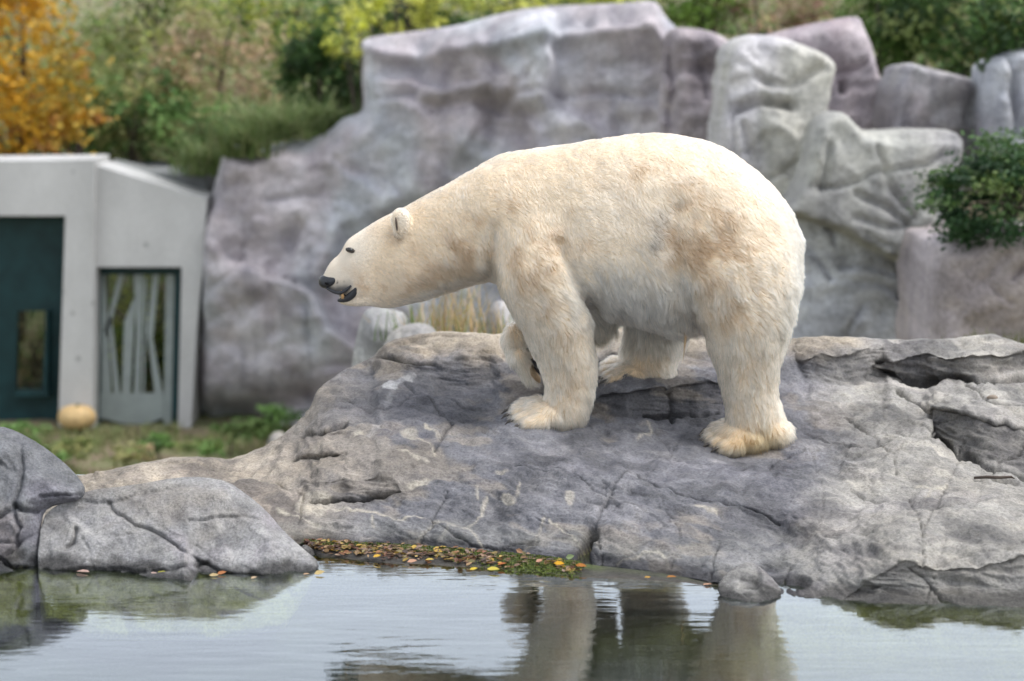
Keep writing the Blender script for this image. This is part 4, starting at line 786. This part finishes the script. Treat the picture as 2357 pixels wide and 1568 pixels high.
# ears and tail
def ear(Y, s):
    o = smooth_poly([(903,520),(900,502),(906,487),(918,480),(932,482),(942,494),(945,512),(940,530),(930,545),(915,548),(906,538)], 1)
    pt = P(o[:, 0], o[:, 1], Y); c = pt.mean(0); rr = []
    for sc_, dy in ((0.5, -.030), (0.85, -.026), (1.0, -.004), (1.0, .016), (0.8, .035), (0.5, .045)):
        q_ = c + (pt-c)*sc_; q_[:, 1] = Y + s*dy; rr.append(q_)
    return loft(rr)
parts.append(ear(11.852, 1)); parts.append(ear(12.148, -1))
parts.append(cap(P(1828,555,12.0), P(1832,590,12.0), .045, .022))
bv, bf = join(parts)
raw = mesh_np('polar_bear', bv, bf)
md = raw.modifiers.new('r', 'REMESH'); md.mode = 'VOXEL'; md.voxel_size = 0.0095
m2 = raw.modifiers.new('s', 'SMOOTH'); m2.factor = 0.5; m2.iterations = 7
dg = bpy.context.evaluated_depsgraph_get(); ev = raw.evaluated_get(dg); me2 = bpy.data.meshes.new_from_object(ev)
bpy.data.objects.remove(raw)
nv = len(me2.vertices); co = np.empty(nv*3, np.float32); me2.vertices.foreach_get('co', co); co = co.reshape(-1, 3).astype(float)
me2.calc_loop_triangles(); nt = len(me2.loop_triangles); tri = np.empty(nt*3, np.int32); me2.loop_triangles.foreach_get('vertices', tri); tri = tri.reshape(-1, 3)
bpy.data.meshes.remove(me2)
def vnormals(v, f):
    fn = np.cross(v[f[:, 1]]-v[f[:, 0]], v[f[:, 2]]-v[f[:, 0]]); n = np.zeros_like(v)
    for j in range(3): np.add.at(n, f[:, j], fn)
    return n/(np.linalg.norm(n, axis=1)[:, None]+1e-12), np.linalg.norm(fn, axis=1)/2
edg = np.concatenate([tri[:, [0, 1]], tri[:, [1, 2]], tri[:, [2, 0]]]); deg = np.bincount(edg[:, 0], minlength=nv).astype(float)[:, None]
bnorm, tarea = vnormals(co, tri)
hx, hy = proj(co); g2 = lambda bx, by, rx, ry: np.exp(-((hx-bx)/rx)**4-((hy-by)/ry)**4)
sw = np.clip(g2(1240, 470, 150, 130) + g2(1660, 480, 170, 140) + 0.6*g2(1340, 620, 60, 60), 0, 1)[:, None]*0.9
for _ in range(170):                                  # flow the shoulder and hip into the trunk
    av = np.stack([np.bincount(edg[:, 0], co[edg[:, 1], j], nv) for j in range(3)], 1)/np.maximum(deg, 1); co = co + sw*0.6*(av-co)
bnorm, tarea = vnormals(co, tri)
# soft folds and muscle under the coat
hx, hy = proj(co); bodyw = sstep(950, 1150, hx)*sstep(980, 880, hy)
co = co + bnorm*(bodyw*(0.009*fbm(co, 5.0, 3, 3.0) + 0.006*fbm(co, 13, 3, 7.0)))[:, None]
for L, w, dp in (([(1290,560),(1318,620),(1345,680),(1366,712)], 16, .028), ([(1560,480),(1545,560),(1560,640),(1590,720),(1612,770)], 24, .016), ([(1135,520),(1130,580),(1128,635)], 14, .018), ([(1145,380),(1240,430),(1300,520)], 40, .008), ([(925,555),(980,640),(1010,665)], 30, .006)):
    near = (co[:, 1] < 12.0); co -= bnorm*(near*dp*np.exp(-(seg_dist(hx, hy, L)/w)**2))[:, None]
bnorm, tarea = vnormals(co, tri)
def coat_colour(p):
    px, py = proj(p); x = np.asarray(p)
    n1, n2, n3 = fbm(x, 3.2, 4, 2.0), fbm(x, 9.0, 4, 12.0), fbm(x, 22, 3, 8.0)
    cream, white, tanc, brown, grey, rust = np.array((.775,.63,.455)), np.array((.83,.74,.615)), np.array((.61,.455,.305)), np.array((.41,.285,.175)), np.array((.30,.265,.225)), np.array((.55,.34,.15))
    c = np.repeat(cream[None], len(x), 0)
    def mixin(cc, w): 
        nonlocal c
        w = np.clip(w, 0, 1)[:, None]; c = c*(1-w) + cc[None]*w
    g = lambda bx, by, rx, ry: np.exp(-((px-bx)/rx)**2-((py-by)/ry)**2)
    mixin(white, 0.5*g(1400,500,140,110) + 0.35*g(1480,700,110,50) + 0.3*n1)
    mixin(np.array((.90,.78,.60)), .85*g(1470,680,130,80))  # pale warm belly tint, painting in bounced light on the shaded underside
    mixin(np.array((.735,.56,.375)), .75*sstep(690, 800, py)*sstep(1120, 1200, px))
    mixin(white, sstep(900, 810, px) - 0.4*g(880,620,60,40))
    st = [(1060,590,70,42,.55),(1010,640,70,25,.45),(1245,545,42,40,.75),(1230,640,50,60,.65),(1290,590,40,30,.4),(1370,432,20,12,.6),(1312,482,16,14,.6),(1262,512,14,14,.5),(1160,440,40,20,.35),(1620,560,85,75,.75),(1690,650,85,70,.65),(1600,440,60,40,.3),(1570,620,50,60,.35),(1300,760,40,60,.3),(1740,820,45,100,.45),(1310,900,50,40,.35),(870,640,50,40,.30),(1030,560,24,40,.45),(930,570,40,24,.35),(1440,480,20,12,.4),(1390,520,16,10,.35),(1100,540,26,36,.5),(1000,655,110,18,.5),(900,690,60,20,.3),(1080,610,50,36,.45),(1190,560,24,60,.35),(1340,560,50,30,.25),(1470,400,60,30,.25),(1700,520,60,50,.35),(1660,720,70,50,.45),(1250,720,40,50,.35),(1330,860,30,50,.3),(1180,480,30,26,.35)]  # stain patches; those on lower neck and cheek also carry painted shadow
    w = np.zeros(len(x))
    for bx, by, rx, ry, a in st: w += a*g(bx, by, rx, ry)
    w = w*np.clip(0.75+2.2*n2+1.2*n3+0.9*n1, 0, 1.9)*1.15 + np.clip(0.34*n1+0.42*n2+.25*n3-.02, 0, 1)
    mixin(tanc, np.clip(w*1.3, 0, 0.95)); mixin(brown, np.clip(w-0.38, 0, 1)*0.9)
    mixin(grey, (1.0*g(1508,560,24,34)+0.65*g(1530,500,26,22)+0.35*g(1495,530,14,14))*np.clip(0.9+1.6*n2, 0, 1.3))
    mixin(rust, 0.95*g(1755,1005,58,38) + 0.55*g(1690,1025,60,26) + 0.3*g(1395,745,25,40))
    mixin(tanc, 0.45*g(1490,820,80,60)*(x[:, 1] > 12.1)); mixin(brown, .9*g(1238,876,20,18)*(x[:, 1] > 11.98)); mixin(tanc, .7*g(1180,750,26,18)*(x[:, 1] > 11.98))  # far hind leg's shade painted in tan; brown toe and wrist stains
    mixin(tanc, np.clip(1.2*fbm(x*np.array([1,1,.5]), 7, 3, 90)-0.1, 0, .5)*(x[:, 1] < 12.6)*0.55)
    # dark skin round the muzzle, eye and inside the ear
    mixin(np.array((.03,.03,.035)), 0.9*sstep(15, 4, seg_dist(px, py, [(752,666),(770,673),(797,666)]) + 5*n3)*sstep(815, 800, px))
    mixin(np.array((.30,.29,.28)), .55*sstep(26, 8, seg_dist(px, py, [(756,662),(775,668),(800,662)]) + 6*n3)*sstep(822, 806, px))
    mixin(white, .8*g(924,505,18,26)); mixin(np.array((.05,.05,.055)), sstep(.28, .45, fbm(x, 95, 2, 3.0))*np.exp(-((px-782)/16)**2-((py-652)/9)**2))
    mixin(np.array((.16,.09,.05)), sstep(.0, .4, fbm(x, 70, 2, 6.0))*np.exp(-((px-910)/14)**2-((py-545)/12)**2)*1.4)
    return np.clip(c*(1+0.10*n3)[:, None], 0.01, 0.92)
N = Nodes('bear_coat'); a = N.attr('col'); N.link(a.outputs['Color'], N.b.inputs['Base Color']); N.b.inputs['Roughness'].default_value = 0.95; N.b.inputs['Specular IOR Level'].default_value = 0.1
nn_ = N.noise(120, 3, 0.6); N.link(N.bump(nn_.outputs[0], 0.4, 0.006), N.b.inputs['Normal']); M_COAT = N.m
bear = mesh_np('polar_bear', co, tri, M_COAT, None, coat_colour(co))
tag(bear, 'cream white polar bear with stained fur walking along the rock, one forepaw lifted', 'polar bear')
# ---- fur: combed strands grown on the body
NF = 330000
wgt = tarea.copy(); tc = co[tri].mean(1); tn = bnorm[tri].mean(1)
far = (tn[:, 1] > 0.35) & (tc[:, 1] > 12.05); wgt[far] *= 0.30
tpx, tpy = proj(tc); head = sstep(960, 850, tpx); wgt *= (1 + 1.6*head)
ti = rng.choice(len(tri), NF, p=wgt/wgt.sum()); u_, v_ = rng.random(NF), rng.random(NF); fl = u_+v_ > 1; u_[fl], v_[fl] = 1-u_[fl], 1-v_[fl]
A_, B_, C_ = co[tri[ti, 0]], co[tri[ti, 1]], co[tri[ti, 2]]; rp = A_ + (B_-A_)*u_[:, None] + (C_-A_)*v_[:, None]
rn = bnorm[tri[ti]].mean(1); rn /= np.linalg.norm(rn, axis=1)[:, None]
fpx, fpy = proj(rp)
flow = np.zeros((NF, 3)); flow[:, 0] = 0.75; flow[:, 2] = -0.65
legw = sstep(700, 790, fpy)*sstep(1120, 1150, fpx); flow[:, 0] = flow[:, 0]*(1-legw) + 0.18*legw; flow[:, 2] = flow[:, 2]*(1-legw) - 1.0*legw
bel = sstep(560, 720, fpy)*sstep(1330, 1400, fpx)*sstep(1640, 1560, fpx); flow[:, 0] = flow[:, 0]*(1-bel) + 0.25*bel; flow[:, 2] = flow[:, 2]*(1-bel) - 0.95*bel
pawm = np.clip(np.exp(-((fpx-1215)/60)**2-((fpy-955)/34)**2) + np.exp(-((fpx-1660)/60)**2-((fpy-1010)/34)**2) + np.exp(-((fpx-1410)/45)**2-((fpy-850)/34)**2), 0, 1)
flow[:, 0] -= 1.3*pawm; flow[:, 2] += 0.35*pawm
hd = sstep(1000, 880, fpx); flow[:, 0] = flow[:, 0]*(1-hd) + 0.95*hd; flow[:, 2] = flow[:, 2]*(1-hd) - 0.25*hd
nz = np.stack([fbm(rp, 5.5, 3, 5.0+9*j) for j in range(3)], 1) + 0.6*np.stack([fbm(rp, 16, 2, 45.0+9*j) for j in range(3)], 1)
flow += nz*(1.0*(1-0.5*hd))[:, None]; flow -= rn*(flow*rn).sum(1)[:, None]; flow /= np.linalg.norm(flow, axis=1)[:, None]+1e-9
Ln = 0.028 + 0.020*sstep(560, 720, fpy) + 0.024*bel - 0.002*legw - 0.010*pawm
rear = sstep(1780, 1840, fpx); Ln += 0.012*rear
Ln = Ln*(1-hd) + hd*(0.012+0.012*sstep(820, 930, fpx)); Ln *= rng.uniform(0.6, 1.15, NF)*(1+0.35*fbm(rp, 8, 2, 77.0))
earm = np.exp(-((fpx-922)/26)**2-((fpy-512)/34)**2); Ln *= (1-0.45*earm)
snout = sstep(850, 780, fpx); Ln *= (1-0.55*snout); Ln *= np.where((rp[:, 1] > 12.1) & (fpy > 800), .55, 1)
lift = 0.15 + 0.10*legw + 0.12*bel + 0.10*rear + 0.15*rng.random(NF); lift += 0.25*rear*(rng.random(NF) < .5); lift = lift*(1-hd) + 0.20*hd
dark = coat_colour(rp)
# bare places: eye, nose leather, lips, pads
bare = (np.hypot((fpx-806)/10, (fpy-575)/7) < 1) | ((fpx < 784) & (fpy > 627) & (seg_dist(fpx, fpy, [(746,647),(768,644)]) < 16)) | (seg_dist(fpx, fpy, [(752,667),(772,676),(795,671),(812,658)]) < 5) | (seg_dist(fpx, fpy, [(778,692),(800,684),(822,660)]) < 7) | ((seg_dist(fpx, fpy, [(912,506),(914,530)]) < 4) & (fpy < 545))
bare |= (np.abs(rp[:, 1]-12.1) < 0.14) & inside(fpx, fpy, [(1212,798),(1224,796),(1266,880),(1256,900),(1236,885),(1214,850)])
keep = ~bare; rp, rn, flow, Ln, lift, dark, hd_k, fpx, fpy = (q_[keep] for q_ in (rp, rn, flow, Ln, lift, dark, hd, fpx, fpy)); NF = len(rp)
sd_i = rng.choice(NF, NF//14, replace=False); kd = KDTree(len(sd_i))
for j, i in enumerate(sd_i): kd.insert(rp[i], j)
kd.balance(); own = np.array([sd_i[kd.find(p_)[1]] for p_ in rp])
NP = 5; S = np.linspace(0, 1, NP); pts = np.empty((NF, NP, 3))
tipdir = flow*np.cos(lift)[:, None] + rn*np.sin(lift)[:, None]*1.4
tip = rp + tipdir*Ln[:, None]; tip[:, 2] -= 0.18*Ln
ctip = tip[own]; away = np.linalg.norm(rp-rp[own], axis=1); cw = np.clip(0.40-8*away, 0, 0.40)*(1-0.3*hd_k)*(1-.4*sstep(700, 790, fpy))
for j, s in enumerate(S):
    b_ = rp + (tip-rp)*s + rn*(Ln*0.16*math.sin(math.pi*s))[:, None]
    pts[:, j] = b_*(1-(cw*s**1.5)[:, None]) + (rp + (ctip-rp)*s)*(cw*s**1.5)[:, None]
pts -= rn[:, None, :]*0.002
cv = bpy.data.hair_curves.new('fur'); cv.add_curves([NP]*NF)
cv.position_data.foreach_set('vector', (pts-np.zeros(3)).astype(np.float32).ravel())
ra = cv.attributes.get('radius') or cv.attributes.new('radius', 'FLOAT', 'POINT')
prof = np.array([1.0, 1.0, 0.85, 0.6, 0.15]); ra.data.foreach_set('value', ((0.00095-0.00025*hd_k)[:, None]*prof[None]).astype(np.float32).ravel())
ca = cv.attributes.new('col', 'FLOAT_COLOR', 'CURVE'); cc = np.ones((NF, 4), np.float32); cc[:, :3] = np.clip(dark*(rng.uniform(0.74, 1.08, NF)*(0.74+0.34*rng.random(NF)[own]))[:, None], 0, .93); ca.data.foreach_set('color', cc.ravel())
N = Nodes('fur_strands'); at_ = N.attr('col'); hb = N.new('ShaderNodeBsdfHairPrincipled'); hb.parametrization = 'COLOR'
N.link(at_.outputs['Color'], hb.inputs['Color']); hb.inputs['Roughness'].default_value = 0.45; hb.inputs['Radial Roughness'].default_value = 0.6
N.link(hb.outputs[0], N.out.inputs[0]); cv.materials.append(N.m)
fur = bpy.data.objects.new('fur', cv); COL.objects.link(fur); fur.parent = bear
# ---- face: nose leather, lips, mouth, tooth, eye, ear hollow
def glossy(name, c, rough=0.35, spec=0.5):
    N = Nodes(name); n = N.noise(60, 3); r = N.ramp(n.outputs[0], [(0.3, tuple(x*0.7 for x in c)), (0.7, tuple(x*1.3 for x in c))]); N.link(r.outputs[0], N.b.inputs['Base Color'])
    N.b.inputs['Roughness'].default_value = rough; N.b.inputs['Specular IOR Level'].default_value = spec; N.link(N.bump(n.outputs[0], 0.3, 0.002), N.b.inputs['Normal']); return N.m
M_NOSE = glossy('nose_leather', (0.022, 0.024, 0.030), 0.38); M_LIP = glossy('lip_skin', (0.026, 0.028, 0.034), 0.55); M_EYE = glossy('eye', (0.012, 0.010, 0.009), 0.08, 0.8)
M_TOOTH = simple('tooth_enamel', (0.68, 0.42, 0.20), 0.35, 0.15, 60); M_PAD = glossy('paw_pad', (0.030, 0.028, 0.030), 0.7); M_CLAW = glossy('claw_horn', (0.07, 0.06, 0.05), 0.4); M_HOLLOW = simple('ear_hollow', (0.10, 0.075, 0.06), 0.95, 0.4, 40)
nose = loft([ring_v(*q_, e=2.5) for q_ in smooth_rows([(734,642,654,.010),(737,637,659,.026),(743,633.5,663,.040),(750,632,664,.050),(758,632,662,.058),(766,631,659,.062),(773,630,655,.062),(778,631,648,.054),(781,634,643,.036)], 26)])
mesh_np('nose', *nose, M_NOSE, bear)
nh = mesh_np('nostril', *ell(P(752, 653, 11.937), (.012, .006, .006), R(20), 8), simple('nostril_dark', (.004, .004, .005), 1.0), bear)
def tub(line, rad, Ys, k=10, n=18):
    l = np.array(line, float); s = np.linspace(0, len(l)-1, n); i = np.arange(len(l))
    xs, ys = np.interp(s, i, l[:, 0]), np.interp(s, i, l[:, 1]); Y_ = np.interp(s, np.linspace(0, len(l)-1, len(Ys)), Ys); r_ = np.interp(s, np.linspace(0, len(l)-1, len(rad)), rad)
    return tube_mesh(P(gblur(xs, 1.2, 0), gblur(ys, 1.2, 0), gblur(Y_, 1.2, 0)), r_, k)
for sgn in (-1, 1):
    o_ = lambda *d: [12.0+sgn*x for x in d]
    mesh_np('lip', *tub([(748,660),(756,666),(768,672),(782,676),(796,669),(810,656)], [.004,.007,.009,.009,.008,.005], o_(.022,.050,.062,.068,.076,.088)), M_LIP, bear).name = 'upper_lip'
    mesh_np('lip', *tub([(777,692),(790,691),(804,685),(815,674),(823,660),(821,652)], [.007,.014,.019,.020,.016,.006], o_(.020,.044,.056,.066,.078,.088)), M_LIP, bear).name = 'lower_lip'
mesh_np('mouth_lining', *ell(P(794, 677, 12.0), (.035, .048, .018), R(30), 12), simple('mouth_dark', (.010, .008, .009), 0.6), bear)
for yy in (11.948, 12.052):
    mesh_np('canine_tooth', *tube_mesh(P(np.array([790., 788, 785.5]), np.array([687., 678, 668]), yy-0.006*np.array([0, .6, 1])), [.0095, .0075, .001], 10), M_TOOTH, bear)
    mesh_np('eyelid', *ell(P(806, 576, 12.0+(yy-12)*1.58), (.024, .009, .013), R(14), 12), glossy('eyelid_skin', (.05, .042, .038), .7), bear)
    mesh_np('eye', *ell(P(806.5, 575.5, 12.0+(yy-12)*1.64), (.0165, .012, .0115), R(15), 12), M_EYE, bear)
mesh_np('ear_hollow', *ell(P(912.5, 516, 11.822), (.0055, .010, .034), R(-6), 10), M_HOLLOW, bear)
# claws and the pads of the lifted paw
for a, b in claw_list:
    d = (b-a)/np.linalg.norm(b-a); p0 = b + d*0.022 + np.array([0, 0, .008]); p1 = p0 + d*0.034 + np.array([0, 0, -.004]); p2 = p1 + d*0.020 + np.array([0, 0, -.016])
    mesh_np('claw', *tube_mesh([p0, p1, p2], [.009, .0075, .001], 8), M_CLAW, bear)
for (x, y, Y, r) in ((1214,806,12.06,(.022,.018,.011)), (1218,832,12.05,(.024,.018,.013)), (1214,856,12.04,(.015,.014,.010)), (1236,846,12.07,(.014,.030,.044))):
    mesh_np('paw_pad', *ell(P(x, y, Y), r, R(-30), 10), M_PAD, bear)
mesh_np('hair_wisp', *tube_mesh(P(np.array([1578., 1577, 1575, 1572]), np.array([762., 785, 805, 832]), 11.85), [.010, .006, .003, .0006], 6), simple('wisp_hair', (.55, .38, .22), .9), bear)
